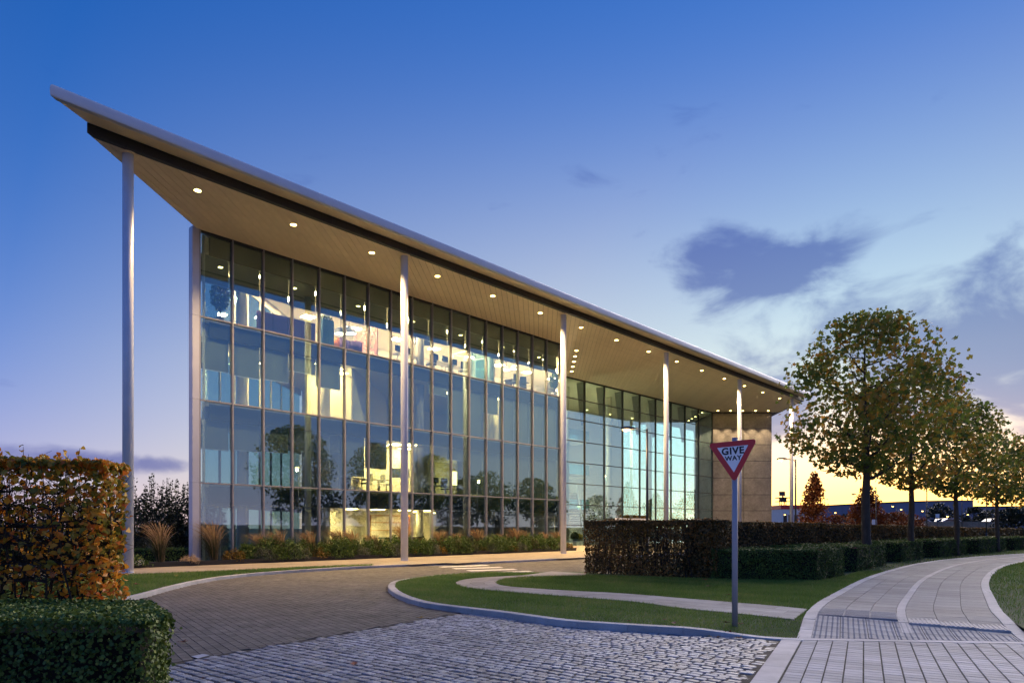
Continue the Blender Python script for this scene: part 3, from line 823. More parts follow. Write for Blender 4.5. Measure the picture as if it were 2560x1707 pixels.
extrude_roof([(.0, 15.30), (-1.62, 15.125), (-1.62, 15.145), (0, 15.33)], 0, RU).build('eaves_board', M['soffit'], roof)
for i in range(nF * 2):
    a, b = RU * i / nF / 2, RU * (i + 1) / nF / 2
    extrude_roof([(.0, SOF), (0, 15.29), (.3, 15.29), (.3, SOF)], a + .004, b - .004).build('edge_beam', M['dark'], roof)
# ---- soffit boards, in skew strips from the beam to the glass
du = .46; nb = int(RU / du)
W_FR = (F0 - SP(0, 0)).dot(NI) / D2.dot(NI)
W_AT = W_FR + 10.2
ZC = 78.8
W_END = lambda u: (ZC - P0.y - D1.y * u) / D2.y
SPLIT_U = (FW(FL, 0) - P0).dot(D1) - 0  # replaced below by the skew coordinate
def skew(p):
    d = p - P0; det = D1.x * D2.y - D1.y * D2.x
    return ((d.x * D2.y - d.y * D2.x) / det, (D1.x * d.y - D1.y * d.x) / det)
UE = skew(FW(FL, 0))[0]
ULEFT = skew(F0)[0]
for i in range(nb):
    u0, u1 = i * du + .011, (i + 1) * du - .011
    um = (u0 + u1) / 2
    w_end = (W_FR + .12) if um < UE else min(W_AT + .3, W_END(um) + .1)
    cuts = [.3, 3.05, 5.8, 8.6, 11.4, 14.2, 17.0, 30]
    mb = MB(); a = .3
    for c in cuts[1:]:
        b = min(c, w_end)
        if b - a > .05:
            mb.prism([tuple(SP(u0, a + .006)), tuple(SP(u1, a + .006)), tuple(SP(u1, b - .006)), tuple(SP(u0, b - .006))], SOF, SOF + .02)
        a = c
        if c > w_end: break
    mb.build('soffit_board', M['soffit'], roof)
mb = MB(); pts = [SP(0, .1), SP(RU, .1), SP(RU, 30), SP(0, 30)]
mb.prism([tuple(p) for p in pts], SOF + .03, SOF + .30).build('soffit_backing', M['dark'], roof)

# ---- downlights in the soffit: ring, lens and the lamp behind it
SPOT = bpy.data.lights.new('downlight', 'SPOT'); SPOT.energy = 1300; SPOT.color = (1.0, .64, .27); SPOT.spot_size = R(118); SPOT.spot_blend = .8; SPOT.shadow_soft_size = .07
SPOTW = bpy.data.lights.new('wall_downlight', 'SPOT'); SPOTW.energy = 420; SPOTW.color = (1.0, .70, .38); SPOTW.spot_size = R(62); SPOTW.spot_blend = .35; SPOTW.shadow_soft_size = .05
mdl = MB().lathe((0, 0, 0), [(.16, .0), (.16, -.02), (.13, -.022), (.125, 0)], 16).mesh('downlight_ring')
mdl2 = MB().lathe((0, 0, 0), [(.125, -.006), (.08, -.02), (.0, -.026)], 16).mesh('downlight_lens')
def downlight(p, z, lamp, parent):
    o = link_mesh('downlight', mdl, M['steel'], parent, Vector((p.x, p.y, z)) - worldloc(parent))
    link_mesh('downlight_lens', mdl2, M['warm'], parent, o.location)
    l = bpy.data.objects.new('downlight_lamp', lamp); COL.objects.link(l); l.parent = parent; l.location = o.location + Vector((0, 0, -.06))
    return o
W_ROW = skew(Vector(((494 - CX) / 63.2, F / 63.2)))[1]
row0 = P0 + D2 * W_ROW
for x in (494, 733.6, 929.5, 1093.8, 1232, 1350.7, 1453, 1541.2, 1621.7, 1691.4, 1754.5, 1811, 1861.2, 1906.9, 1949.3):
    downlight(at_px(row0, D1, x), SOF, SPOT, roof)
for k in range(5):
    downlight(Vector((4.85 + .06 * k, 51.4 + 1.7 * k)), SOF, SPOT, roof)
for x in (1794.9, 1826.1, 1857, 1888.6, 1920.7):
    downlight(Vector(((x - CX) * 77.75 / F, 77.75)), SOF, SPOTW, roof)

# ---- round columns
C1 = Vector((-13.71, 24.39))
for x in (320.0, 1011.0, 1408.5, 1665.3, 1848.5, 1978.7):
    p = at_px(C1, D1, x)
    c = MB().cyl((p.x, p.y), .18, .0, SOF, 32).build('roof_column', M['steel'], bld, True)
    MB().lathe((p.x, p.y, SOF - .03), [(.30, 0), (.30, .03), (.19, .03), (.19, -.0), (.30, 0)], 24).build('collar', M['soffit'], c)
    MB().cyl((p.x, p.y), .195, -.02, .05, 28).build('base_ring', M['steel'], c)

# ---- glass front
front = bpy.data.objects.new('glass_front', None); COL.objects.link(front); front.parent = bld
for i in range(NB + 1):
    u = i * BAY
    fbox(MB(), u - .032, u + .032, -.13, .06, .05, SOF).build('mullion', M['mullion'], front)
for k, z in enumerate(FLR[1:4]):
    for i in range(NB):
        fbox(MB(), i * BAY + .032, (i + 1) * BAY - .032, -.085, .05, z - .03, z + .03).build('transom', M['mullion'], front)
fbox(MB(), 0, FL, -.10, .05, SOF - .09, SOF - .003).build('head_rail', M['dark'], front)
fbox(MB(), 0, FL, -.09, .05, .0, .06).build('base_rail', M['silver'], front)
for i in range(NB):
    for k in range(4):
        z0, z1 = FLR[k] + .03, FLR[k + 1] - .03
        if k == 0: z0 = .06
        if k == 3: z1 = SOF - .09
        fbox(MB(), i * BAY + .032, (i + 1) * BAY - .032, -.012, .012, z0, z1).build('pane', M['glass'], front)
# silver end panel, in four lengths
for k in range(4):
    z0, z1 = FLR[k] + .006, FLR[k + 1] - .006 + (.06 if k == 3 else 0)
    mb = MB(); mb.prism([tuple(FP(-.335, -.14)), tuple(FP(-.035, -.14)), tuple(FP(-.035, .25)), tuple(FP(-.335, .25))], max(z0, .02), z1); mb.build('end_panel', M['silver'], front)

# ---- floors, ceilings, inner walls
DEEP = 13.0
inner = bpy.data.objects.new('interior', None); COL.objects.link(inner); inner.parent = bld
def part(mb, name, m, parent=inner, smooth=False): return mb.build(name, m, parent, smooth)
part(wbox(MB(), .1, FL - .1, .3, DEEP, -.05, .02), 'floor_slab', M['carpet'])
CEIL = []
for k in (1, 2, 3):
    z = FLR[k]
    part(wbox(MB(), .1, FL - .1, .32, DEEP, z - .22, z + .02), 'floor_slab', M['carpet'])
for k in range(4):
    ztop = FLR[k + 1]
    drop_ = (.95, .80, .78, .92)[k]
    zc = ztop - drop_ + (.18 if k == 3 else 0)
    CEIL.append(zc)
    part(fbox(MB(), .55, FL - .05, .16, .24, ztop - drop_, ztop - .1), 'bulkhead', M['bulk'])
    part(fbox(MB(), .55, FL - .05, .245, .75, ztop - drop_, ztop - drop_ + .05), 'bulkhead_soffit', M['ceiling'])
    part(wbox(MB(), .3, FL - .1, 1.16, DEEP, zc, zc + .05), 'ceiling', M['ceiling'])
    part(wbox(MB(), .1, FL, DEEP, DEEP + .2, FLR[k] + .03, ztop - .1), 'back_wall', M['white'])
part(wbox(MB(), FL - .10, FL + .08, .35, 10.2, 0, SOF - .01), 'side_wall', M['white'])
part(wbox(MB(), FL + .085, FL + .12, .0, 10.2, 0, SOF - .01), 'side_cladding', M['dark'])
# glazed end wall on the left: bulkheads, posts, panes
for k in range(4):
    z0, z1 = FLR[k], FLR[k + 1]
    part(wbox(MB(), -.08, .06, .42, DEEP, z1 - 1.05, z1 - .02), 'end_bulkhead', M['white'])
    for j in range(8):
        w0 = .45 + j * 1.55
        part(wbox(MB(), -.05, .05, w0 - .035, w0 + .035, z0 + .02, z1 - 1.05), 'end_post', M['white'])
        part(wbox(MB(), -.01, .01, w0 + .035, w0 + 1.515, z0 + .03, z1 - 1.05), 'end_pane', M['glass_side'])
# round inner columns
for i, u in enumerate((2.6, 7.25, 13.8, 20.0)):
    p = FP(u, 1.25)
    for k in range(4):
        part(MB().cyl((p.x, p.y), .24, FLR[k] + .02, FLR[k + 1] - .2, 20), 'inner_column', M['white'], inner, True)
# cross walls between rooms: floor, position along the front, how far in they start
for k, u, w0, w1 in ((2, 7.75, .9, 9), (2, 3.9, 5.0, 5.15), (1, 7.6, .9, 12), (1, 12.0, .9, 9), (0, 13.75, .9, 12), (2, 17.9, .9, 12), (2, 20.1, .9, 12), (1, 15.2, 3, 12), (0, 5.3, 2.5, 12)):
    part(wbox(MB(), u, u + .12, w0, w1, FLR[k] + .02, CEIL[k]), 'cross_wall', M['white'])
part(wbox(MB(), 3.9, 7.75, 4.0, 4.12, FLR[2] + .02, CEIL[2]), 'office_wall', M['white'])
part(wbox(MB(), 18.0, 20.1, 2.0, 2.12, FLR[2] + .02, CEIL[2]), 'office_wall', M['white'])
part(wbox(MB(), 7.7, 12.0, 5.2, 5.3, FLR[1] + .02, CEIL[1]), 'office_wall', M['white'])

# ---- roller blinds and venetian blinds
def roller(i, k, frac):
    zt = FLR[k + 1] - (.95, .80, .78, .92)[k]; zb = zt - frac * (zt - FLR[k] - .03)
    b = fbox(MB(), i * BAY + .022, (i + 1) * BAY - .022, .30, .312, zb, zt + .04).build('roller_blind', M['blind'], inner)
    fbox(MB(), i * BAY + .022, (i + 1) * BAY - .022, .292, .32, zb - .03, zb).build('blind_bar', M['steel'], inner)
def venetian(i, k, frac, tilt=.018):
    zt = FLR[k + 1] - (.95, .80, .78, .92)[k]; zb = zt - frac * (zt - FLR[k] - .05)
    mb = MB(); z = zt; u0, u1 = i * BAY + .08, (i + 1) * BAY - .08
    while z > zb:
        mb.quad((*FP(u0, .27), z - tilt), (*FP(u1, .27), z - tilt), (*FP(u1, .315), z + tilt), (*FP(u0, .315), z + tilt)); z -= .062
    o = mb.build('venetian_blind', M['slat'], inner); o['kind'] = 'stuff'
for i in range(NB): roller(i, 3, (.42, .43, .42, .44, .43, .44, .43, .42, .41, .42, .41, .42, .43, .42, .41, .42, .41)[i])
for i, f in enumerate((.50, .52, .50, .28, .47, .0, .0, .0, 0, .22, .95, 1, .42, 1, .98, 1, 1)):
    if f: roller(i, 2, f)
for i, f in enumerate((.46, .44, .42, 0, 0, .74, .56, 0, 0, 0, .25, .96, 1, 1, .93, 1, 1)):
    if f: roller(i, 1, f)
for i in (3, 4, 6): venetian(i, 1, 1 if i != 6 else .95)
for i in (0, 2, 3, 4, 5, 6, 9, 10, 11, 13, 14, 15, 16): venetian(i, 0, 1.0, .014 if i > 8 else .008)

# ---- ceiling light panels; each floor has its own switch
PME = MB().box(-.3, .3, -.3, .3, 0, .02).mesh('light_panel')
def lightpanel(p, z, m, name='ceiling_light', scale=(1, 1, 1), rz=0.0):
    o = link_mesh(name, PME, None, inner, Vector((p.x, p.y, z - .022)) - worldloc(inner)); o.rotation_euler[2] = rz or sr; o.scale = scale
    if not PME.materials: PME.materials.append(M['panel'])
    o.material_slots[0].link = 'OBJECT'; o.material_slots[0].material = m
    return o
M['panel_low'] = glow('ceiling_panel_dim', (1.0, .66, .22), 16.0)
M['panel_hi'] = glow('ceiling_panel_bright', (1.0, .66, .22), 34.0)
for i in range(8):
    for w in (2.6, 5.4, 8.6): lightpanel(FW(1.4 + i * 3.3 + (.8 if w > 5 else 0), w), CEIL[3], M['panel'])
for u, w in ((1.2, 1.8), (2.6, 3.0), (4.6, 2.2), (6.3, 2.2), (6.3, 3.2), (1.3, 4.6)): lightpanel(FW(u, w), CEIL[2], M['panel_hi'])
lightpanel(FW(19.1, 1.4), CEIL[2], M['panel_hi']); lightpanel(FW(14.2, 3.0), CEIL[2], M['panel_low'])
for u, w in ((8.8, 2.0), (10.4, 2.2), (8.8, 4.0), (10.6, 4.2), (11.6, 1.6)): lightpanel(FW(u, w), CEIL[1], M['panel_hi'])
for u, w in ((7.0, 3), (9.0, 2.6), (11.0, 2.6), (12.6, 2.4), (11.2, 6.0), (13.0, 6.0), (12.2, 9)): lightpanel(FW(u, w), CEIL[0], M['panel_hi'])
# lit inner windows seen deep in the dark rooms
M['deep'] = glow('lit_inner_room', (1.0, .80, .22), 2.0)
for u0, u1, z0, z1, w in ((13.4, 14.9, 4.75, 5.75, 9.5), (16.0, 16.7, 4.75, 5.7, 9.5), (17.0, 17.6, 4.7, 5.6, 9.5), (20.1, 20.25, 4.2, 5.3, 9.5)):
    part(wbox(MB(), u0, u1, w, w + .05, z0, z1), 'inner_window', M['deep'])

# ================================================================ atrium
A0 = Vector((4.4, 59.8)); A1 = Vector((23.1, 78.8)); AD = (A1 - A0).normalized(); AN = Vector((-AD.y, AD.x)); AL = (A1 - A0).length
atr = bpy.data.objects.new('atrium_front', None); COL.objects.link(atr); atr.parent = bld
def abox(mb, u0, u1, v0, v1, z0, z1):
    q = lambda u, v: tuple(A0 + AD * u + AN * v)
    return mb.prism([q(u0, v0), q(u1, v0), q(u1, v1), q(u0, v1)], z0, z1)
amx = [0.0]
for x in (1461, 1510, 1556, 1599, 1638.7, 1677, 1712, 1746): amx.append((at_px(A0, AD, x) - A0).dot(AD))
amx.append(AL)
atz = [0.0, 1.85, 3.66, 5.55, 7.45, 9.36, 11.28, 13.12, SOF]
for u in amx: abox(MB(), u - .045, u + .045, -.10, .05, 0, SOF).build('mullion', M['mull_dark'], atr)
for z in atz[1:-1]:
    for a, b in zip(amx, amx[1:]): abox(MB(), a + .045, b - .045, -.07, .04, z - .03, z + .03).build('transom', M['mull_dark'], atr)
abox(MB(), 0, AL, -.08, .04, SOF - .1, SOF - .003).build('head_rail', M['mull_dark'], atr)
for a, b in zip(amx, amx[1:]):
    for z0, z1 in zip(atz, atz[1:]):
        if a > 10.0 and a < 13 and z1 < 2.0: pass
        abox(MB(), a + .045, b - .045, -.01, .01, z0 + .03, z1 - (.1 if z1 == SOF else .03)).build('pane', M['glass_atrium'], atr)
for u in amx[1:-1]:                                        # tapered steel fins inside the top panes
    mb = MB(); q = lambda v: A0 + AD * u + AN * v
    a, b, c = q(.1), q(.9), q(.35); t = AD * .05
    mb.add([(*(a - t), SOF - .1), (*(b - t), SOF - .1), (*(c - t), SOF - 4.0), (*(a - t), SOF - 4.0), (*(a + t), SOF - .1), (*(b + t), SOF - .1), (*(c + t), SOF - 4.0), (*(a + t), SOF - 4.0)],
           [(3, 2, 1, 0), (4, 5, 6, 7), (0, 1, 5, 4), (1, 2, 6, 5), (2, 3, 7, 6), (3, 0, 4, 7)])
    mb.build('roof_fin', M['dark'], atr)
# hall behind the glass
hall = bpy.data.objects.new('atrium_hall', None); COL.objects.link(hall); hall.parent = bld
def hp(u, v): return A0 + AD * u + AN * v
abox(MB(), -4, AL + 2, .15, 14, -.06, .01).build('hall_floor', mat('hall_stone_floor', (.25, .23, .19), .25, 0, .1, 2.0), hall)
abox(MB(), -4, AL + 2, .2, 14, SOF - .08, SOF - .01).build('hall_ceiling', M['soffit'], hall)
abox(MB(), -4, AL + 2, 14, 14.2, 0, SOF).build('hall_back_wall', M['white'], hall)
for z in (3.6, 7.3, 11.0):
    abox(MB(), -4, 13, 7.2, 13.9, z - .3, z).build('gallery', M['white'], hall)
    g_ = abox(MB(), -4, 13, 7.2, 7.23, z, z + 1.05).build('balustrade', M['glass_side'], hall)
for u, v in ((3.6, 2.6), (10.9, 3.0), (18.2, 3.0)):
    p = hp(u, v); MB().cyl((p.x, p.y), .32, 0, SOF - .1, 24).build('hall_column', M['white'], hall, True)
HALL = bpy.data.lights.new('hall_lamp', 'POINT'); HALL.energy = 240; HALL.color = (1.0, .74, .42); HALL.shadow_soft_size = .12
mdl3 = MB().lathe((0, 0, 0), [(.0, -.10), (.14, -.08), (.16, 0), (0, .02)], 14).mesh('hall_light')
for u, v, z in ((1.2, 3.0, 12.6), (1.5, 6.0, 10.6), (4.9, 5, 10.7), (1.0, 6.5, 7.0), (4.6, 6.8, 7.0), (7.2, 6.5, 10.5), (1.2, 6.0, 3.2), (6.5, 9.0, 3.2), (10, 9, 3.2), (13.5, 9, 4.0), (17, 8, 7.5)):
    p = hp(u, v)
    o = link_mesh('hall_light', mdl3, M['warm'], hall, Vector((p.x, p.y, z)) - worldloc(hall))
    l = bpy.data.objects.new('hall_lamp', HALL); COL.objects.link(l); l.parent = o; l.location = (0, 0, -.25)

# ---- concrete end wall: panels with open joints
cw = bpy.data.objects.new('concrete_wall', None); COL.objects.link(cw); cw.parent = bld
CZ = [0, 2.35, 4.05, 5.9, 7.9, 9.9, 11.9, 13.75, SOF - .08]
CZ = [0.0] + [CH + (HY - y) / (F / ZC) for y in (1276, 1236, 1194, 1152, 1111, 1071)] + [SOF - .1]
CXS = [23.15, 26.75, 30.0]
for j in range(len(CZ) - 1):
    for i in range(2):
        MB().box(CXS[i] + .03, CXS[i + 1] - .03, ZC, ZC + .3, CZ[j] + .03, CZ[j + 1] - .03).build('concrete_panel', M['concrete'], cw)
MB().box(CXS[0] + .02, CXS[2] - .02, ZC + .05, ZC + 8, 0, SOF - .1).build('core', M['dark'], cw)
MB().box(CXS[0], CXS[2] + .03, ZC - .03, ZC + .32, SOF - .10, SOF - .004).build('cap', M['dark'], cw)

# ================================================================ growing things
SH_DIAMOND = np.array([(-.5, 0, 0), (0, -.5, .12), (.5, 0, 0), (0, .5, .12)])
SH_LEAF = np.array([(-.5, 0, 0), (-.2, -.42, .10), (.18, -.36, .10), (.5, 0, -.05), (.18, .36, .10), (-.2, .42, .10)])
SH_MAPLE = np.array([(-.5, 0, 0), (-.30, -.24, .05), (-.12, -.55, .06), (.04, -.20, 0), (.34, -.34, .04), (.5, 0, -.06), (.34, .34, .04), (.04, .20, 0), (-.12, .55, .06), (-.30, .24, .05)])
def leaves(pos, size, shape, normal=None, spread=1.0, aspect=1.0, along=None, rng=RNG):
    """a leaf for each position; normal: preferred facing (n,3)"""
    n = len(pos)
    r = rng.normal(size=(n, 3))
    nn = r if normal is None else normal + r * spread
    nn /= np.linalg.norm(nn, axis=1)[:, None] + 1e-9
    t = rng.normal(size=(n, 3)) if along is None else along + rng.normal(size=(n, 3)) * .35
    t -= nn * (t * nn).sum(1)[:, None]; t /= np.linalg.norm(t, axis=1)[:, None] + 1e-9
    b = np.cross(nn, t)
    s = (size * rng.uniform(.65, 1.25, n))[:, None, None] if np.isscalar(size) else size[:, None, None]
    v = pos[:, None, :] + s * (shape[None, :, 0:1] * t[:, None, :] + aspect * shape[None, :, 1:2] * b[:, None, :] + shape[None, :, 2:3] * nn[:, None, :])
    k = len(shape)
    f = np.arange(n * k).reshape(n, k)
    return v.reshape(-1, 3), f
def rep(tint, shape): return np.repeat(tint, len(shape))
M['leaf_tree'] = leafmat('maple_leaf_autumn', [(0, (.065, .11, .02)), (.42, (.14, .19, .034)), (.62, (.28, .23, .04)), (.82, (.44, .22, .035)), (1, (.52, .27, .05))], .5, .45)
M['leaf_beech'] = leafmat('beech_leaf_autumn', [(0, (.045, .038, .015)), (.35, (.11, .080, .024)), (.6, (.19, .105, .028)), (.8, (.29, .13, .03)), (1, (.34, .20, .045))], .5, .25)
M['leaf_big'] = leafmat('hornbeam_leaf_autumn', [(0, (.13, .16, .025)), (.25, (.30, .25, .035)), (.45, (.62, .36, .045)), (.72, (.80, .33, .035)), (1, (.62, .17, .03))], .45, .35)
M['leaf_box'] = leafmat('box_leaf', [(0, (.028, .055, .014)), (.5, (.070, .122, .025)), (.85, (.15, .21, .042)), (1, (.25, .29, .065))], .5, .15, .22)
M['core'] = mat('hedge_light_block', (.006, .007, .004), .95, 0, .3, 6.0)  # near-black, for the boxes added inside hedges to stop light
M['grass'] = leafmat('lawn_blade', [(0, (.085, .155, .028)), (.5, (.15, .255, .045)), (.85, (.21, .31, .06)), (1, (.32, .30, .10))], .5, .35, .3)
M['blade'] = leafmat('ornamental_grass_blade', [(0, (.020, .030, .010)), (.6, (.050, .058, .018)), (1, (.16, .12, .045))], .5, .25)
M['plume'] = leafmat('grass_plume', [(0, (.20, .13, .07)), (.5, (.38, .26, .14)), (1, (.55, .41, .25))], .7, .35)
M['lavender'] = leafmat('grey_green_leaf', [(0, (.045, .058, .045)), (.6, (.11, .125, .10)), (1, (.18, .19, .15))], .6, .2)
M['green'] = leafmat('green_leaf', [(0, (.025, .05, .012)), (.6, (.065, .125, .024)), (1, (.16, .19, .03))], .45, .3)
M['amber'] = leafmat('amber_leaf', [(0, (.05, .045, .010)), (.5, (.16, .10, .015)), (1, (.30, .17, .025))], .5, .3)
M['redleaf'] = leafmat('rust_red_leaf', [(0, (.07, .022, .008)), (.5, (.19, .055, .015)), (1, (.36, .12, .025))], .55, .3)
M['darkleaf'] = leafmat('dark_shrub_leaf', [(0, (.008, .012, .006)), (.7, (.025, .032, .014)), (1, (.06, .06, .025))], .5, .2)

# ---- lawns: short blades
def near_line(x, y, line, dmax):
    r = np.zeros(len(x), bool)
    for a, b in zip(line, line[1:]):
        dx, dy = b.x - a.x, b.y - a.y; q = np.clip(((x - a.x) * dx + (y - a.y) * dy) / max(dx * dx + dy * dy, 1e-9), 0, 1)
        r |= (x - a.x - q * dx) ** 2 + (y - a.y - q * dy) ** 2 < dmax * dmax
    return r
def blades(name, poly, holes, n, zf, h, w, kind='stuff', label='short mown grass', keep_off=None):
    xs = [p[0] for p in poly]; ys = [p[1] for p in poly]; P = np.zeros((0, 2)); 
    x = RNG.uniform(min(xs), max(xs), n); y = RNG.uniform(min(ys), max(ys), n)
    k = inside(poly, x, y)
    for q in holes: k &= ~inside(q, x, y)
    px = CX + F * x / np.maximum(y, .5); k &= (px > -60) & (px < 2620) & (y > 5)
    x, y = x[k], y[k]
    if keep_off:
        k = ~near_line(x, y, *keep_off); x, y = x[k], y[k]
    n = len(x)
    d = np.hypot(x, y); sc = np.clip(d / 13, .8, 3.2)
    z = np.array([zf(a, b) for a, b in zip(x, y)]) if callable(zf) else np.full(n, zf)
    a = RNG.uniform(0, 6.283, n); hh = h * RNG.uniform(.45, 1.45, n) * np.clip(sc, 1, 1.35); ww = w * sc
    le = RNG.normal(0, .45, (n, 2)) * hh[:, None]
    v = np.stack([np.stack([x - ww * np.cos(a), y - ww * np.sin(a), z], 1), np.stack([x + ww * np.cos(a), y + ww * np.sin(a), z], 1), np.stack([x + le[:, 0], y + le[:, 1], z + hh], 1)], 1)
    stripe = .10 * np.sin((x * .55 + y * .83) * 2 * math.pi / 1.6)
    t = np.clip(RNG.normal(.5, .2, n) + stripe + .12 * np.sin(x * 1.9 + 2 * np.sin(y * .7)) + .14 * np.sin(x * 4.3 + 1.7 * np.sin(y * 3.1 + x)) * np.sin(y * 3.7 - x), 0, 1)
    t = np.where(RNG.uniform(size=n) < .035, 1.0, t)
    o = mass(name, v.reshape(-1, 3), np.arange(n * 3).reshape(n, 3), M['grass'], None, np.repeat(t, 3), kind=kind)
    tag(o, label, 'grass'); return o
near_isl = [p for p in isl_poly]
isl_near = [tuple(p) for p in isl_front] + [tuple(G(1465, 1437)), (6.2, 21.4), (9.3, 20.6), (11.1, 22.7), (12.7, 25)] + [tuple(p) for p in reversed([q for q in path_l if q.y < 25.5])]
bx0, bx1 = min(p[0] for p in isl_near), max(p[0] for p in isl_near)
blades('island_grass', isl_near, [foot_poly], 420000, lambda a, b: z_up(a, b) - .014, .045, .0042, label='short mown grass on the kerbed island', keep_off=(isl_front, .205))
far_band = [(12.7, 25)] + [tuple(q) for q in path_l if q.y > 24 and q.y < 58] + [(46, 58), (36, 48.8), (29, 42.3), (23.3, 37.1), (18.4, 32.2)]
blades('path_edge_grass', far_band, [], 60000, -.012, .05, .005, label='grass strip between box hedges and curved path')
blades('verge_grass', strip_poly, [], 330000, -.010, .05, .0050, label='grass verge inside the pavement kerb', keep_off=(kerb_out, .145))
blades('path_lawn_grass', [tuple(p) for p in path_r if p.y < 46] + [(46, 46), (46, 30), (20, 12), (10, 9)], [], 330000, -.012, .05, .0050, label='lawn beyond the curved path')

# ---- trees
def branchy(base, H, tr, crown_lo, prof, seed, nl=15):
    rs = random.Random(seed); mb = MB()
    top = Vector((base[0] + rs.uniform(-.2, .2), base[1] + rs.uniform(-.2, .2), H * .93)); b = Vector(base)
    pts = [b.lerp(top, t) + Vector((rs.uniform(-.05, .05), rs.uniform(-.05, .05), 0)) * (0 if t == 0 else 1) for t in (0, .04, .15, .28, .42, .58, .74, .88, 1)]
    mb.tube(pts, [tr * 1.35, tr * 1.05, tr * .95, tr * .88, tr * .68, tr * .46, tr * .30, tr * .16, .02], 10)
    tips = []
    for i in range(nl):
        h = crown_lo + (H * .84 - crown_lo) * (i / nl) ** .9
        o = b.lerp(top, h / (H * .93)); az = i * 2.4 + rs.uniform(-.4, .4)
        L = prof((h - crown_lo) / (H - crown_lo) * .9 + .1) * rs.uniform(.55, .78)
        rise = min(L * rs.uniform(.45, .95), max(.1, (H * .9 - h) * .6))
        e = o + Vector((math.cos(az) * L, math.sin(az) * L, rise)); m1 = o.lerp(e, .35) + Vector((0, 0, -rise * .10)); m2 = o.lerp(e, .7) + Vector((rs.uniform(-.1, .1), rs.uniform(-.1, .1), 0))
        r0 = tr * .42 * (1 - .6 * i / nl)
        mb.tube([o, m1, m2, e], [r0, r0 * .75, r0 * .4, .010], 6); tips += [m2, e]
        for k in range(4):
            t = rs.uniform(.3, .95); s = o.lerp(e, t); q = s + Vector((rs.uniform(-1, 1), rs.uniform(-1, 1), rs.uniform(.0, .6))) * L * .28
            mb.tube([s, s.lerp(q, .5) + Vector((0, 0, .05)), q], [r0 * .35, r0 * .22, .008], 4); tips.append(q)
    return mb, tips
def tree(name, base, H, width, crown_lo, label, cat, group, seed, n, leaf, size, lmat, shape=SH_MAPLE, egg=.42, tr=.16, clump=.42, conical=False, tint0=.45, nl=15, wind=0.0):
    o = thing(name, (base[0], base[1], base[2] if len(base) > 2 else 0), label, cat, group)
    z0 = base[2] if len(base) > 2 else 0
    rw = width / 2
    def prof(h):
        h = min(max(h, 0), 1)
        if conical: return rw * (1 - h) ** .8 * min(1, .45 + h * 3)
        return rw * (math.sin(math.pi * min(h / (2 * egg), .5)) ** .6 if h < egg else max(0, math.cos((h - egg) / (1 - egg) * math.pi / 2)) ** .55)
    rng = np.random.default_rng(seed)
    mb, tips = branchy((0, 0, 0), H, tr, crown_lo, prof, seed, nl)
    tk = link_mesh('trunk', mb.mesh('trunk', None, True), M['bark'], o)
    nc = max(40, n // 34)
    hs = rng.beta(1.25, 1.2, nc); az = rng.uniform(0, 6.283, nc)
    lob = 1 + .10 * np.sin(az * 3 + seed) * np.sin(hs * 7 + seed) + .07 * np.sin(az * 5 - hs * 9)
    rr = np.array([prof(h) for h in hs]) * np.sqrt(rng.uniform(.10, 1.0, nc)) * rng.uniform(.84, 1.06, nc) * lob
    cen = np.stack([rr * np.cos(az), rr * np.sin(az), crown_lo + hs * (H - crown_lo)], 1)
    tp = np.array([tuple(t) for t in tips]); 
    sel = rng.integers(0, nc, n)
    pos = cen[sel] + rng.normal(0, clump, (n, 3)) * np.array([1, 1, .8])
    hh = np.clip((pos[:, 2] - crown_lo) / (H - crown_lo), 0, 1); lim = np.array([prof(h) for h in hh]) * (1.10 + .08 * np.sin(np.arctan2(pos[:, 1], pos[:, 0]) * 4 + hh * 8 + seed)) + .15
    rad = np.hypot(pos[:, 0], pos[:, 1]); k = (rad < lim) & (pos[:, 2] < H + .1) & (pos[:, 2] > crown_lo - .5)
    pos = pos[k]; sel = sel[k]; n = len(pos)
    ct = rng.normal(tint0, .17, nc)
    t = np.clip(ct[sel] + rng.normal(0, .13, n), 0, 1)
    v, f = leaves(pos, size, shape, np.tile(np.array([[-.2, -.1, .5]]), (n, 1)), 1.0, rng=rng)
    mass('crown', v, f, lmat, o, rep(t, shape))
    return o
T_LAB = ('plane tree with green and bronze leaves rising from the second box hedge block', 'plane tree with bronze leaves rising from the third box hedge block', 'plane tree with green leaves rising from the fourth box hedge block', 'slim plane tree rising from the fifth box hedge block', 'plane tree rising from the sixth box hedge block')
TR = [((14.58, 28.0), 10.5, 6.9, 3.55, .185, 7000, .20), ((20.2, 34.5), 9.7, 6.0, 3.5, .155, 5000, .20), ((25.7, 39.5), 9.2, 6.0, 3.35, .145, 4400, .21), ((32.3, 45.5), 8.2, 5.8, 3.1, .14, 3600, .22), ((39.2, 51.5), 7.9, 6.0, 3.0, .14, 3400, .23)]
for i, (b, H, w, lo, tr_, n, ls) in enumerate(TR):
    tree('plane_tree', b, H, w, lo, T_LAB[i], 'tree', 'trees rising from the box hedges', 31 + i, n, None, ls, M['leaf_tree'], tr=tr_, tint0=(.44, .52, .42, .40, .45)[i])
# trees across the road, in the frame only as reflections in the glass
for i, (x, y, H, w) in enumerate(((52, 30, 9.0, 7), (60, 22, 8.0, 7), (58, 44, 9.5, 7), (70, 36, 8.5, 8), (66, 56, 9, 7), (78, 64, 9, 8), (84, 50, 8, 8), (74, 14, 8.5, 8), (96, 76, 9, 8), (104, 62, 9, 9), (90, 96, 10, 9), (112, 92, 9, 9), (86, 28, 8, 8), (108, 40, 9, 9))):
    tree('park_tree', (x, y), H, w, 1.6, 'rounded park tree across the road, mirrored in the glass front', 'tree', 'trees across the road', 60 + i, 1500, None, .42, M['darkleaf'], SH_DIAMOND, clump=.6, tr=.16, tint0=.5, nl=9)
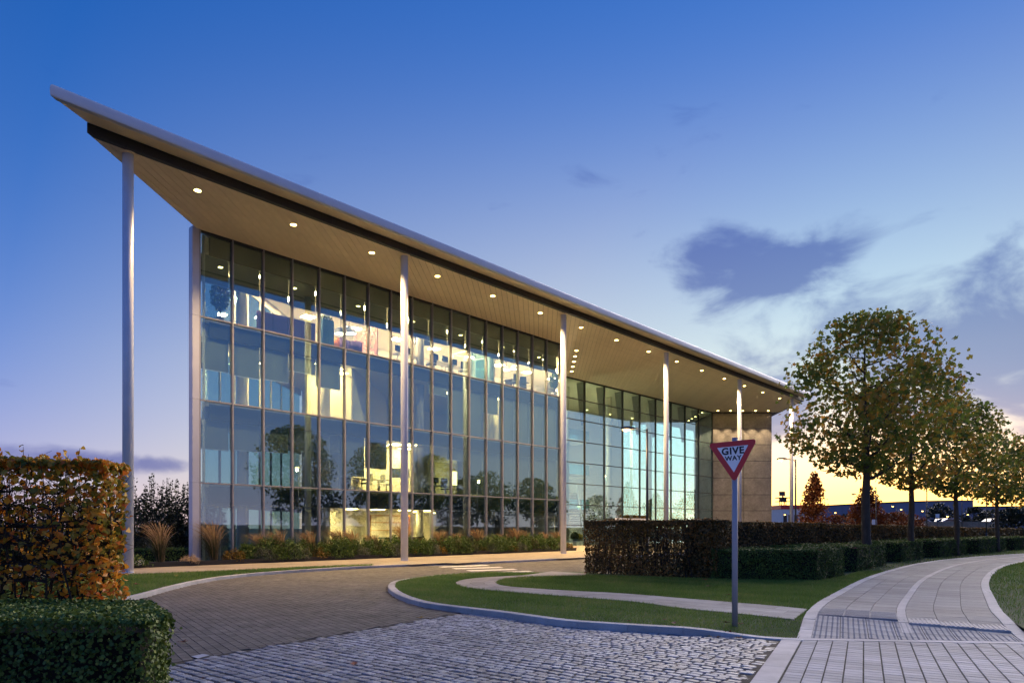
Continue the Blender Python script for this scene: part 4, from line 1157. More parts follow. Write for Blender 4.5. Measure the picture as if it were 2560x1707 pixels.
# autumn conifers and shrubs beyond the long hedge
tree('swamp_cypress', (31.2, 70.5), 7.4, 4.2, .5, 'conical tree with thinning rust foliage behind the long clipped hedge', 'tree', None, 91, 4200, None, .22, M['redleaf'], SH_DIAMOND, conical=True, clump=.30, tr=.12, tint0=.35, nl=26)
tree('swamp_cypress', (39.5, 76.0), 6.6, 5.6, .4, 'loose rust-red tree before the long blue shed', 'tree', None, 92, 4200, None, .24, M['redleaf'], SH_DIAMOND, conical=True, clump=.36, tr=.12, tint0=.45, nl=22)
tree('maple_shrub', (42.0, 74.0), 3.4, 5.5, .2, 'broad rust-brown shrub below the loose red tree', 'shrub', None, 93, 3200, None, .2, M['redleaf'], SH_DIAMOND, clump=.34, tr=.08, tint0=.35, nl=10)
tree('maple_shrub', (45.5, 79.0), 2.7, 5.0, .15, 'low bright orange-red shrub beside the tan parapet wall', 'shrub', None, 94, 2600, None, .2, M['redleaf'], SH_DIAMOND, clump=.32, tr=.07, tint0=.8, nl=10)
tree('maple_shrub', (34.0, 72.0), 3.0, 4.6, .2, 'rust-brown shrub at the foot of the conical tree', 'shrub', None, 95, 2400, None, .2, M['redleaf'], SH_DIAMOND, clump=.32, tr=.07, tint0=.3, nl=10)
tree('dark_tree', (80.0, 128.0), 6.4, 5.0, .6, 'small dark tree standing before the long blue shed', 'tree', None, 96, 1500, None, .4, M['darkleaf'], SH_DIAMOND, clump=.45, tr=.12, tint0=.5, nl=10)
tree('dark_tree', (88.0, 130.0), 5.6, 5.0, .6, 'second small dark tree at the end of the long blue shed', 'tree', None, 97, 1500, None, .4, M['darkleaf'], SH_DIAMOND, clump=.45, tr=.12, tint0=.5, nl=10)
tree('dark_tree', (61.5, 84.0), 4.2, 4.6, .1, 'dense dark evergreen at the right end of the parapet wall', 'tree', None, 98, 2000, None, .28, M['darkleaf'], SH_DIAMOND, clump=.4, tr=.12, tint0=.4, nl=12)
for i, (x, y, H, w) in enumerate(((66, 118, 4.2, 7), (94, 134, 5.2, 8), (103, 136, 5.6, 9), (30.5, 95, 4.6, 7), (58, 118, 4.0, 7))):
    tree('dark_shrub', (x, y), H, w, .1, 'dark bushy shrub in the far car park planting', 'shrub', 'far car park shrubs', 110 + i, 1100, None, .38, M['darkleaf'], SH_DIAMOND, clump=.5, tr=.08, tint0=.45, nl=7)

# ---- clipped hedges
def hedge(name, poly, h, label, cat, n, size, lmat, group=None, core=True, depth=.05, twigs=0, seed=1, shape=SH_DIAMOND, z0=0.0, tint=(.45, .2), top_tint=.0, round_=.06, thin=None, bulge=.03, parts_limit=0, aspect=1.0):
    rng = np.random.default_rng(seed)
    if area(poly) < 0: poly = poly[::-1]
    c = Vector((sum(p[0] for p in poly) / len(poly), sum(p[1] for p in poly) / len(poly)))
    o = thing(name, (c.x, c.y, z0), label, cat, group)
    k = len(poly); ed = [(Vector(poly[i]) - c, Vector(poly[(i + 1) % k]) - c) for i in range(k)]
    per = [(b - a).length * h for a, b in ed]; top = abs(area(poly)); tot = sum(per) + top
    ps, ns = [], []
    for (a, b), ar in zip(ed, per):
        m = int(n * ar / tot); d = (b - a).normalized(); nn = np.array([d.y, -d.x, 0.0])
        u = rng.uniform(0, 1, m); z = rng.uniform(0, 1, m) * h
        p = np.stack([a.x + (b.x - a.x) * u, a.y + (b.y - a.y) * u, z], 1)
        inn = np.abs(rng.normal(0, depth, m)); inn = np.where(rng.uniform(size=m) < .05, -np.minimum(rng.exponential(size * .6, m), .05), inn); L_ = (b - a).length
        wob = bulge * (np.sin(u * L_ * 2.1 + z * 3 + seed) + np.sin(u * L_ * 4.7 - z * 5)) 
        edge_ = np.maximum(0, (z - h + round_) / round_) ** 2 * round_ * .6 + np.maximum(0, (round_ - np.minimum(u, 1 - u) * L_) / round_) ** 2 * round_ * .5
        p += nn[None] * (wob - inn - edge_ )[:, None]
        ps.append(p); ns.append(np.tile(nn + np.array([0, 0, .25]), (m, 1)))
        m2 = int(m * .14); u = rng.uniform(0, 1, m2)                     # fuller growth along the clipped edge
        ps.append(np.stack([a.x + (b.x - a.x) * u, a.y + (b.y - a.y) * u, h - np.abs(rng.normal(0, .035, m2))], 1) - nn[None] * (np.abs(rng.normal(0, .04, m2)))[:, None]); ns.append(np.tile(nn * .6 + np.array([0, 0, .7]), (m2, 1)))
    m = int(n * top / tot * 1.1); xs = [p[0] for p in poly]; ys = [p[1] for p in poly]
    x = rng.uniform(min(xs), max(xs), m * 3); y = rng.uniform(min(ys), max(ys), m * 3); kk = inside(poly, x, y); x, y = x[kk][:m], y[kk][:m]
    zt = h + bulge * .6 * (np.sin(x * 3.1 + seed) + np.sin(y * 2.7)) - np.abs(rng.normal(0, depth * .7, len(x))) + np.where(rng.uniform(size=len(x)) < .06, np.minimum(rng.exponential(size * .8, len(x)), .07), 0)
    ps.append(np.stack([x - c.x, y - c.y, zt], 1)); ns.append(np.tile(np.array([0, 0, 1.0]), (len(x), 1)))
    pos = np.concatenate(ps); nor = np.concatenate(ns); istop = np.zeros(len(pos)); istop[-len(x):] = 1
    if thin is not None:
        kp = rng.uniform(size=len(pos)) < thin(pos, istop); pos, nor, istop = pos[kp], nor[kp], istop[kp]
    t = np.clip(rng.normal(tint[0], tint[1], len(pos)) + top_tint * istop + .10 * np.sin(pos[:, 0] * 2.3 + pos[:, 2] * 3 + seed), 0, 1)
    if parts_limit:
        return o, pos, nor, t, c, rng
    v, f = leaves(pos, size, shape, nor * 1.1, .8, aspect, rng=rng)
    q = mass('leaves', v, f, lmat, o, rep(t, shape)); q['kind'] = 'stuff'
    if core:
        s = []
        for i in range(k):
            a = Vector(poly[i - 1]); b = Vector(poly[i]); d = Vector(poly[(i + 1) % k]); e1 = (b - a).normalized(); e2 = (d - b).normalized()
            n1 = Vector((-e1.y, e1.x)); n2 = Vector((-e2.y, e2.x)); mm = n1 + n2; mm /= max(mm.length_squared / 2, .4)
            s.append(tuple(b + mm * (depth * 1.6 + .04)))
        mb = MB().prism(s, z0 - .05, z0 + h - depth * 1.6 - .04); mb.build('light_block_core', M['core'], o)  # dark box added behind the leaves to block light through the hedge
    if twigs:
        mb = MB(); rs = random.Random(seed)
        for i in range(twigs):
            a, b = ed[rs.choice([0] * 1 + list(range(k)))]; u = rs.random(); p = a.lerp(b, u) * rs.uniform(.15, .98) 
            p3 = Vector((p.x, p.y, 0)); z = 0; pts = [p3]
            for j in range(4):
                z += h / 4 * rs.uniform(.85, 1.0); p3 = p3 + Vector((rs.uniform(-.10, .10), rs.uniform(-.10, .10), 0)); pts.append(Vector((p3.x, p3.y, min(z, h * .97))))
            mb.tube(pts, [.016, .012, .009, .006, .003], 4)
            for j in range(6):
                s0 = pts[rs.randint(1, 3)]; e0 = s0 + Vector((rs.uniform(-.3, .3), rs.uniform(-.3, .3), rs.uniform(.02, .3))); mb.tube([s0, e0], [.006, .002], 3)
        me = mb.mesh('twigs'); w = link_mesh('twigs', me, M['twig'], o); w['kind'] = 'stuff'
    return o
NUM = ('first', 'second', 'third', 'fourth', 'fifth', 'sixth')
BC = [((9.25, 20.6), (11.07, 22.76)), ((12.77, 25.1), (16.1, 29.4)), ((18.4, 32.2), (21.3, 35.4)), ((23.3, 37.1), (27.3, 41)), ((29, 42.3), (34, 47)), ((36, 48.8), (41, 53))]
for i, (a, b) in enumerate(BC):
    lf_ = Vector((-3.05, .62)); 
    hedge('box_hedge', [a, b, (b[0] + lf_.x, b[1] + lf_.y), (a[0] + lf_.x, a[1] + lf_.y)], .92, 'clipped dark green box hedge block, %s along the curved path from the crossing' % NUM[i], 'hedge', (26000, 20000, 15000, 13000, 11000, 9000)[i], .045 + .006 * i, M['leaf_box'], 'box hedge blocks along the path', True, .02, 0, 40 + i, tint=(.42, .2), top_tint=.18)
# beech hedge: short front leg, then the long run
A_, B_ = Vector((2.55, 24.2)), Vector((6.35, 21.15)); dd = (B_ - A_).normalized(); nb_ = Vector((-dd.y, dd.x)) * 1.0
def thin_front(p, top):
    z = p[:, 2]; g_ = np.sin(p[:, 0] * 1.9 + 1.0) * .5 + np.sin(p[:, 0] * 5.1 + p[:, 2] * 4) * .5
    return np.clip(np.where(top > 0, 1, .82 - .42 * np.exp(-((z - .95) / .35) ** 2) * (g_ > -.1)), .1, 1)
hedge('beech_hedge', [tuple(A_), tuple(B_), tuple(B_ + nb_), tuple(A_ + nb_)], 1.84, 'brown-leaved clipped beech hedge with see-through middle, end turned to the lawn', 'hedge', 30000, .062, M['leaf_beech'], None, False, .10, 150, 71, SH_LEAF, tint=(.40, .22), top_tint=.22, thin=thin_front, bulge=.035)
for i, (t0, t1) in enumerate(((0.2, 11.5), (11.6, 27), (27.1, 43), (43.1, 60), (62, 90))):
    s0 = Vector((6.2, 22.0)) + D1 * t0; s1 = Vector((6.2, 22.0)) + D1 * t1
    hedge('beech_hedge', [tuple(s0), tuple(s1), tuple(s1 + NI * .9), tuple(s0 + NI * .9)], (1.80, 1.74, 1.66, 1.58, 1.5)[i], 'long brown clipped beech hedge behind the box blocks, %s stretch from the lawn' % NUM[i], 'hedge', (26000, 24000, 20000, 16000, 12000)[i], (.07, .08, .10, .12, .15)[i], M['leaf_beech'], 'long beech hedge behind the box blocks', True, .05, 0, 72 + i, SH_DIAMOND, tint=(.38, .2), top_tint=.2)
# foreground, left: low box hedge and tall hornbeam hedge
hedge('box_hedge', [(-9.5, 4.9), (-2.62, 4.9), (-2.65, 5.3), (-3.36, 6.35), (-9.5, 6.9)], .93, 'clipped glossy box hedge in front of the tall yellow-leaved hedge', 'hedge', 64000, .031, M['leaf_box'], None, True, .035, 0, 81, SH_LEAF, tint=(.45, .2), top_tint=.12, bulge=.022, round_=.05)
hb, pos, nor, t, c, rng = hedge('hornbeam_hedge', [(-9.4, 7.05), (-4.54, 7.55), (-4.58, 8.15), (-9.4, 7.75)], 2.34, 'tall see-through hedge with yellow, orange and green leaves', 'hedge', 13000, .1, M['leaf_big'], None, False, .07, 0, 82, SH_LEAF, tint=(.42, .32), bulge=.03, parts_limit=300,
    thin=lambda p, top: np.clip(np.where(top > 0, 1.0, .42 + .5 * np.exp(-((4.9 - 2.45 - p[:, 0]) / .55) ** 2 * .8) + .35 * (p[:, 2] > 2.2)), .05, 1))
order = np.argsort(np.hypot(pos[:, 0] + c.x, pos[:, 1] + c.y)); px_h = CX + F * (pos[:, 0] + c.x) / (pos[:, 1] + c.y)
vis = [i for i in order if -10 < px_h[i] < 330 and pos[i, 2] > .8]
pick = set(vis[:300]); LM = []
for q in range(10):
    w_ = np.zeros((1, 3)); v, f = leaves(w_, 1.0, SH_LEAF * np.array([1, .92, 2.4]), None, 1, .8, rng=rng)
    me = bpy.data.meshes.new('leaf'); me.from_pydata([tuple(p) for p in v], [], [(0, 1, 2, 3), (0, 3, 4, 5)])
    a_ = me.attributes.new('tint', 'FLOAT', 'POINT'); a_.data.foreach_set('value', [(.12, .25, .36, .48, .55, .62, .70, .78, .86, .95)[q]] * 6); me.materials.append(M['leaf_big']); LM.append(me)
for i in pick:
    o = bpy.data.objects.new('leaf', LM[min(9, int(t[i] * 10))]); COL.objects.link(o); o.parent = hb; o.location = pos[i]
    s = .088 * rng.uniform(.65, 1.2); o.scale = (s, s, s); o.rotation_euler = (rng.uniform(-.7, .7), rng.uniform(-.7, .7), rng.uniform(0, 6.28))
kk = np.array([i not in pick for i in range(len(pos))])
v, f = leaves(pos[kk], .082, SH_LEAF * np.array([1, 1, 2.2]), nor[kk] * .9, 1.0, .8, rng=rng)
mass('leaf_field', v, f, M['leaf_big'], hb, rep(t[kk], SH_LEAF))['kind'] = 'stuff'
mb = MB(); rs = random.Random(5)
for i in range(130):
    x = rs.uniform(-2.45, 2.32); y = rs.uniform(-.25, .28) + x * .09; z = 0; pts = [Vector((x, y, 0))]
    for j in range(6):
        z += .40; x += rs.uniform(-.10, .12); y += rs.uniform(-.06, .06); pts.append(Vector((min(x, 2.34), y, z)))
    mb.tube(pts, [.020, .016, .013, .010, .007, .005, .002], 5)
    for j in range(30):
        s0 = pts[rs.randint(1, 5)].lerp(pts[rs.randint(1, 6)], .5); dx = rs.choice((-1, 1)) * rs.uniform(.15, .55)
        e0 = s0 + Vector((dx, rs.uniform(-.16, .16), rs.uniform(-.02, .25))); e0.x = min(e0.x, 2.44)
        mb.tube([s0, s0.lerp(e0, .5) + Vector((0, 0, rs.uniform(-.03, .04))), e0], [.0055, .0040, .0016], 3)
sh_p = []
for i in range(34):
    x = rs.uniform(-2.4, 2.3); y = rs.uniform(-.25, .25) + x * .09; hh_ = rs.uniform(.06, .22); lean_ = rs.uniform(-.12, .12)
    mb.tube([Vector((x, y, 2.2)), Vector((x + lean_ * .5, y, 2.34 + hh_ * .5)), Vector((x + lean_, y, 2.34 + hh_))], [.005, .004, .002], 3)
    sh_p += [(x + lean_ * q_ + rs.uniform(-.03, .03), y + rs.uniform(-.03, .03), 2.34 + hh_ * q_) for q_ in (.35, .7, 1.0)]
v, f = leaves(np.array(sh_p), .08, SH_LEAF * np.array([1, 1, 2.2]), None, 1, .8, rng=rng); mass('shoot_leaves', v, f, M['leaf_big'], hb, rep(np.clip(rng.normal(.5, .25, len(sh_p)), 0, 1), SH_LEAF))['kind'] = 'stuff'
link_mesh('twigs', mb.mesh('twigs'), M['twig'], hb)['kind'] = 'stuff'

# ---- shrubs behind the left end of the building
def shrub(name, base, h, rx, ry, label, n, size, lmat, seed, group=None, shape=SH_DIAMOND, shoots=0, tint=.45, z0=0.0, dome=1.0, cat='shrub', aspect=.7, up=0.0):
    rng = np.random.default_rng(seed); o = thing(name, (base[0], base[1], z0), label, cat, group)
    d = rng.normal(size=(n, 3)); d[:, 2] = np.abs(d[:, 2]); d /= np.linalg.norm(d, axis=1)[:, None]
    r = rng.uniform(.45, 1.0, n) ** .5 * (1 + .10 * np.sin(d[:, 0] * 9 + seed) + .08 * np.sin(d[:, 1] * 11 + d[:, 2] * 7))
    pos = d * r[:, None] * np.array([rx, ry, h * .92]) + np.array([0, 0, .03])
    al = d * .6 + np.array([0, 0, up]) if up else None
    t = np.clip(rng.normal(tint, .2, n), 0, 1)
    v, f = leaves(pos, size, shape, d * 1.0, .9, aspect, along=al, rng=rng)
    q = mass('foliage', v, f, lmat, o, rep(t, shape)); 
    mb = MB(); rs = random.Random(seed)
    for i in range(10):
        a = rs.uniform(0, 6.28); e = Vector((math.cos(a) * rx * rs.uniform(.2, .75), math.sin(a) * ry * rs.uniform(.2, .75), h * rs.uniform(.5, .8))); mb.tube([Vector((0, 0, -.05)), e * .5 + Vector((0, 0, .08)), e], [.025 * h, .018 * h, .006], 4)
    if shoots:
        sp = []
        for i in range(shoots):
            x, y = rs.uniform(-.9, .9) * rx, rs.uniform(-.6, .6) * ry; zz = h * .75; hh = h * rs.uniform(.98, 1.22)
            mb.tube([Vector((x, y, zz)), Vector((x + rs.uniform(-.1, .1), y, hh))], [.012, .004], 3)
            sp += [(x + rs.uniform(-.09, .09), y + rs.uniform(-.09, .09), zz + (hh - zz) * rs.random()) for _ in range(22)]
        sp = np.array(sp); v, f = leaves(sp, size * .8, shape, None, 1, aspect, rng=rng)
        mass('shoots', v, f, lmat, o, rep(np.clip(rng.normal(tint, .2, len(sp)), 0, 1), shape))
    link_mesh('stems', mb.mesh('stems'), M['twig'], o)
    return o
for i, (x, y, h, rx) in enumerate(((-21.5, 39, 3.9, 1.7), (-19.6, 38, 3.75, 1.6), (-17.7, 36.6, 3.6, 1.5), (-23.8, 39.5, 3.8, 1.9), (-26.5, 40, 3.8, 2.0), (-29.5, 40, 3.8, 2.0), (-16.2, 36.2, 3.4, 1.3))):
    shrub('tall_shrub', (x, y), h, rx, 1.2, 'tall dark untrimmed shrub past the left end of the building', 3600, .15, M['darkleaf'], 130 + i, 'tall shrubs past the left end', SH_LEAF, 16, .5)
hedge('low_hedge', [(-27, 30.5), (-15.3, 32.2), (-15.3, 33.2), (-27, 31.5)], .62, 'low dark clipped hedge in front of the tall shrubs', 'hedge', 12000, .07, M['leaf_box'], None, True, .03, 0, 140)

# ---- planting bed along the glass
bed = [tuple(bed_line(-9)), tuple(bed_line(FL + .0)), tuple(FP(FL, -.12)), tuple(FP(-.5, -.12)), tuple(FP(-.5, 1.2)), tuple(FP(-9, 1.2))]
sheet('planting_bed', bed, .10, M['earth'])
edging = thing('bed_edging', (*bed_line(8), 0), 'low black edging board along the planting bed', 'edging')
for i in range(14):
    a, b = -9 + (FL + 9) * i / 14, -9 + (FL + 9) * (i + 1) / 14
    MB().prism([tuple(bed_line(a + .004)), tuple(bed_line(b - .004)), tuple(bed_line(b - .004) + NI * .06), tuple(bed_line(a + .004) + NI * .06)], -.03, .20).build('board', M['timber'], edging)
def grass_clump_mesh(seed, h, nb, npl, lean):
    rng = np.random.default_rng(seed); vs, fs, ti = [], [], []; pv_, pf_, pt_ = [], [], []
    for i in range(nb):
        a = rng.uniform(0, 6.28); L = h * rng.uniform(.45, .85); o_ = np.array([math.cos(a), math.sin(a), 0]) * rng.uniform(0, .12); w = .007
        out = np.array([math.cos(a), math.sin(a), 0]) * L * rng.uniform(.25, .7) + np.array(lean) * L * .35; b = len(vs); sd = np.array([-math.sin(a), math.cos(a), 0]) * w
        for k_, (s_, zz) in enumerate(((0, 0), (.35, .62), (.75, .92), (1, .78 + rng.uniform(-.3, .15)))):
            p = o_ + out * s_ + np.array([0, 0, L * zz]); ww = (1, .9, .6, .1)[k_]; vs += [p - sd * ww, p + sd * ww]
        fs += [(b + 2 * k_, b + 2 * k_ + 1, b + 2 * k_ + 3, b + 2 * k_ + 2) for k_ in range(3)]; ti += [rng.uniform(.1, .95)] * 8
    for i in range(npl):
        a = rng.uniform(0, 6.28); L = h * rng.uniform(.72, 1.15); o_ = np.array([math.cos(a), math.sin(a), 0]) * rng.uniform(0, .16)
        out = np.array([math.cos(a), math.sin(a), 0]) * L * rng.uniform(.05, .42) + np.array(lean) * L * rng.uniform(.1, .55)
        tt = rng.uniform(.1, 1)
        for sdv in (np.array([1, 0, 0]), np.array([0, 1, 0])):
            b = len(pv_)
            for s_, zz, w in ((0, .0, .0025), (.35, .55, .0025), (.55, .74, .007), (.8, .92, .011), (1.05, 1.04, .002)):
                p = o_ + out * s_ * s_ * 1.1 + np.array([0, 0, L * zz]); pv_ += [p - sdv * w, p + sdv * w]
            pf_ += [(b + 2 * k_, b + 2 * k_ + 1, b + 2 * k_ + 3, b + 2 * k_ + 2) for k_ in range(4)]; pt_ += [tt] * 10
    def mk(n_, v, f, t_, m):
        me = bpy.data.meshes.new(n_); me.from_pydata([tuple(p) for p in v], [], f); at = me.attributes.new('tint', 'FLOAT', 'POINT'); at.data.foreach_set('value', [float(q) for q in t_]); me.materials.append(m); return me
    return mk('blades', vs, fs, ti, M['blade']), mk('plumes', pv_, pf_, pt_, M['plume'])
GC = [grass_clump_mesh(200 + i, (1.55, 1.4, 1.3, 1.45)[i], 210, 130, ((-.55, 0, 0), (-.75, .05, 0), (-.9, .1, 0), (-.35, 0, 0))[i]) for i in range(4)]
def clump(p, v, s, label, group=None):
    o = thing('feather_grass', (p.x, p.y, .09), label, 'grass clump', group); o.scale = (s, s, s)
    link_mesh('blades', GC[v][0], None, o); link_mesh('plumes', GC[v][1], None, o); return o
clump(FP(-1.9, -.75), 0, 1.0, 'feather grass clump with upright tan plumes left of the silver end panel')
clump(FP(.35, -.75), 0, 1.02, 'feather grass clump with orange-tan plumes at the foot of the silver end panel')
rs = random.Random(9)
for i, u in enumerate((2.7, 3.6, 5.4, 6.9, 7.7, 9.2, 11.2, 13.9, 15.2, 16.9, 19.4, 20.6, 21.6, 23.4, 24.7)):
    clump(FP(u + rs.uniform(-.1, .1), -.62 + rs.uniform(-.1, .1)), rs.choice((0, 1, 1, 2, 2)) if u < 12 else rs.choice((0, 1, 3, 3)), rs.uniform(.78, .98) if u < 12 else rs.uniform(.70, .88), 'feather grass clump with windswept tan plumes in the bed against the glass', 'feather grasses along the glass')
PL = [('lavender_mound', 'grey-green lavender mound at the front edge of the planting bed', 'lavender mounds in the bed', M['lavender'], SH_DIAMOND, .075, .28, .66, .60, 1900, .9),
      ('leafy_perennial', 'dark green leafy perennial between the feather grasses', 'green perennials in the bed', M['green'], SH_LEAF, .085, .75, .95, .62, 1700, .0),
      ('amber_perennial', 'low amber-leaved perennial at the edge of the planting bed', 'amber perennials in the bed', M['amber'], SH_LEAF, .07, .75, .55, .50, 800, .0),
      ('strappy_tuft', 'strappy dark grass tuft without plumes in the planting bed', 'strappy tufts in the bed', M['blade'], SH_DIAMOND, .34, .07, .85, .55, 700, 1.2)]
def bed_plant(k, u, v, s, seed):
    nm, lab, grp, m_, sh, sz, asp, h, rx, n, up = PL[k]
    p = FP(u, v); shrub(nm, (p.x, p.y), h * s, rx * s, rx * s, lab, n, sz, m_, seed, grp, sh, 0, .45, .09, cat='plant', aspect=asp, up=up)
EXTRA = [(1, 1.9 + .93 * q_, -.78 - .22 * (q_ % 3), .88 + .1 * ((q_ * 7) % 4)) for q_ in range(25)]
for i, (k, u, v, s) in enumerate(EXTRA + list(((0, 2.5, -1.2, 1.0), (0, 4.0, -1.22, 1.25), (2, 5.4, -1.2, 1.0), (2, 1.1, -1.1, 1.05), (0, 7.9, -1.15, .9), (0, 9.7, -1.22, 1.15), (1, 6.6, -.9, 1.1), (3, 3.2, -.85, 1.3), (3, 4.9, -.8, 1.2), (1, 10.9, -.8, 1.1), (1, 11.7, -1.0, .95), (0, 12.6, -1.2, 1.0), (2, 13.3, -1.25, .8), (3, 12.0, -.8, 1.2),
        (3, 14.6, -1.1, 1.1), (3, 15.6, -1.05, 1.2), (1, 15.1, -.7, 1.15), (2, 16.8, -1.1, .9), (0, 17.3, -1.25, .95), (1, 17.9, -.75, 1.1), (1, 18.7, -1.0, 1.15), (2, 19.4, -1.2, .9), (0, 20.0, -1.3, .95), (1, 20.8, -.8, 1.2), (3, 21.5, -1.1, 1.0), (0, 22.5, -1.3, .7), (1, 22.6, -.7, 1.25), (2, 23.4, -1.1, .9), (0, 23.9, -1.2, .95), (1, 24.6, -.95, 1.0), (2, 25.3, -1.2, .8), (3, 8.8, -.85, 1.2), (3, 7.2, -.7, 1.1), (1, 9.2, -.7, .9), (3, 13.0, -.8, 1.1), (3, 6.0, -.75, 1.1), (2, 11.2, -1.25, .7), (1, 16.1, -.8, .9)))):
    bed_plant(k, u, v, s, 300 + i)
p = FP(-3.4, -1.35); shrub('flowering_groundcover', (p.x, p.y), .42, .9, .55, 'blue-green leafy groundcover with tiny white flowers beside the first column', 900, .10, M['green'], 350, None, SH_LEAF, 0, .5, .09, cat='plant', aspect=.8)
fl = np.random.default_rng(4).uniform(-1, 1, (120, 3)); fl = fl * np.array([.8, .35, .10]) + np.array([.1, -.35, .16])
M['petal'] = mat('white_petal', (.75, .75, .72), .6)
v, f = leaves(fl, .035, SH_DIAMOND); q = mass('flowers', v, f, M['petal'], bpy.data.objects['flowering_groundcover']); q['kind'] = 'stuff'
p = FP(-.9, -1.25); shrub('variegated_tuft', (p.x, p.y), .32, .42, .35, 'pale cream-green drooping tuft spilling over the bed edging', 320, .26, M['plume'], 351, None, SH_DIAMOND, 0, .8, .09, cat='plant', aspect=.08, up=.3)

# ================================================================ sign, lamps, far things, furniture
M['sign_grey'] = mat('grey_post_paint', (.36, .36, .41), .5, .1, .06, 3.0)
M['red'] = mat('sign_red', (.62, .010, .022), .3, 0, .04, 2.0)
M['sign_white'] = mat('sign_white', (.92, .93, .95), .25, 0, .03, 2.0)
M['black'] = mat('sign_black', (.012, .012, .012), .5, 0, .05, 2.0)
M['lamp_body'] = mat('lamp_post_paint', (.10, .10, .105), .5, .3, .08, 3.0)
sp_ = G(1837, 1558.6)
zs = z_up(sp_.x, sp_.y)
sg = thing('give_way_sign', (sp_.x, sp_.y, zs), 'triangular red and white GIVE WAY sign on a grey post at the kerb', 'sign')
MB().cyl((sp_.x, sp_.y), .047, zs - .1, 3.09, 20).build('post', M['sign_grey'], sg, True)
MB().cyl((sp_.x, sp_.y), .050, 3.085, 3.10, 20).build('post_cap', M['sign_grey'], sg)
yaw, roll = R(-25), R(3.0)
RT = Vector((math.cos(yaw), math.sin(yaw), 0)); FN = Vector((math.sin(yaw), -math.cos(yaw), 0))
UPV = Vector((0, 0, 1)); RT2 = RT * math.cos(roll) + UPV * math.sin(roll); UP2 = UPV * math.cos(roll) - RT * math.sin(roll)
cen = Vector((sp_.x, sp_.y, 0)) + Vector((0, 0, 1.6 + (HY - 1138) / 149.75)) + FN * .065 - RT * .02
def tri(side, rad, off, nseg=6):
    """equilateral triangle, point down, rounded corners"""
    h = side * math.sqrt(3) / 2; cor = [(-side / 2, h / 3), (0, -2 * h / 3), (side / 2, h / 3)]; out = []
    for cx_, cy_ in cor:
        L = math.hypot(cx_, cy_); k = (L - 2 * rad) / L; ox, oy = cx_ * k, cy_ * k; a0 = math.atan2(cy_, cx_)
        for j in range(nseg + 1):
            a = a0 - R(60) + R(120) * j / nseg; out.append((ox + rad * math.cos(a), oy + rad * math.sin(a)))
    return out
def plate(name, pts, d0, d1, m, parent=sg):
    mb = MB(); k = len(pts); P = lambda p, d: tuple(cen + RT2 * p[0] + UP2 * p[1] + FN * d)
    if area(pts) < 0: pts = pts[::-1]
    mb.add([P(p, d0) for p in pts] + [P(p, d1) for p in pts], [(i, (i + 1) % k, k + (i + 1) % k, k + i) for i in range(k)] + [tuple(range(k, 2 * k)), tuple(reversed(range(k)))])
    return mb.build(name, m, parent)
pl = plate('plate', tri(.80, .045, 0), 0, .006, M['red'])
plate('white_field', tri(.50, .006, 0, 3), .0062, .0085, M['sign_white'])
plate('backing', tri(.78, .045, 0), -.004, -.0005, M['sign_grey'])
for dz in (.13, -.2):
    mb = MB(); q = cen + UP2 * dz; mb.cbox((q.x - FN.x * .035, q.y - FN.y * .035, q.z), .12, .07, .03, yaw); mb.build('bracket', M['sign_grey'], sg)
def letters(text, size, up, parent, m, d, name='lettering', thick=.008):
    cu = bpy.data.curves.new('t', 'FONT'); cu.body = text; cu.size = size; cu.align_x = 'CENTER'; cu.extrude = .0012; cu.offset = thick * size; cu.space_character = 1.12
    tmp = bpy.data.objects.new('t', cu); COL.objects.link(tmp)
    dg = bpy.context.evaluated_depsgraph_get(); me = bpy.data.meshes.new_from_object(tmp.evaluated_get(dg)); bpy.data.objects.remove(tmp)
    o = link_mesh(name, me, m, parent)
    me.transform(Matrix(((RT2.x, UP2.x, FN.x, 0), (RT2.y, UP2.y, FN.y, 0), (RT2.z, UP2.z, FN.z, 0), (0, 0, 0, 1))))
    o.location = cen + UP2 * up + FN * d - worldloc(parent); me.materials.clear(); me.materials.append(m)
    return o
letters('GIVE', .158, .018, sg, M['black'], .0105, thick=.034)
letters('WAY', .106, -.086, sg, M['black'], .0105, thick=.032)

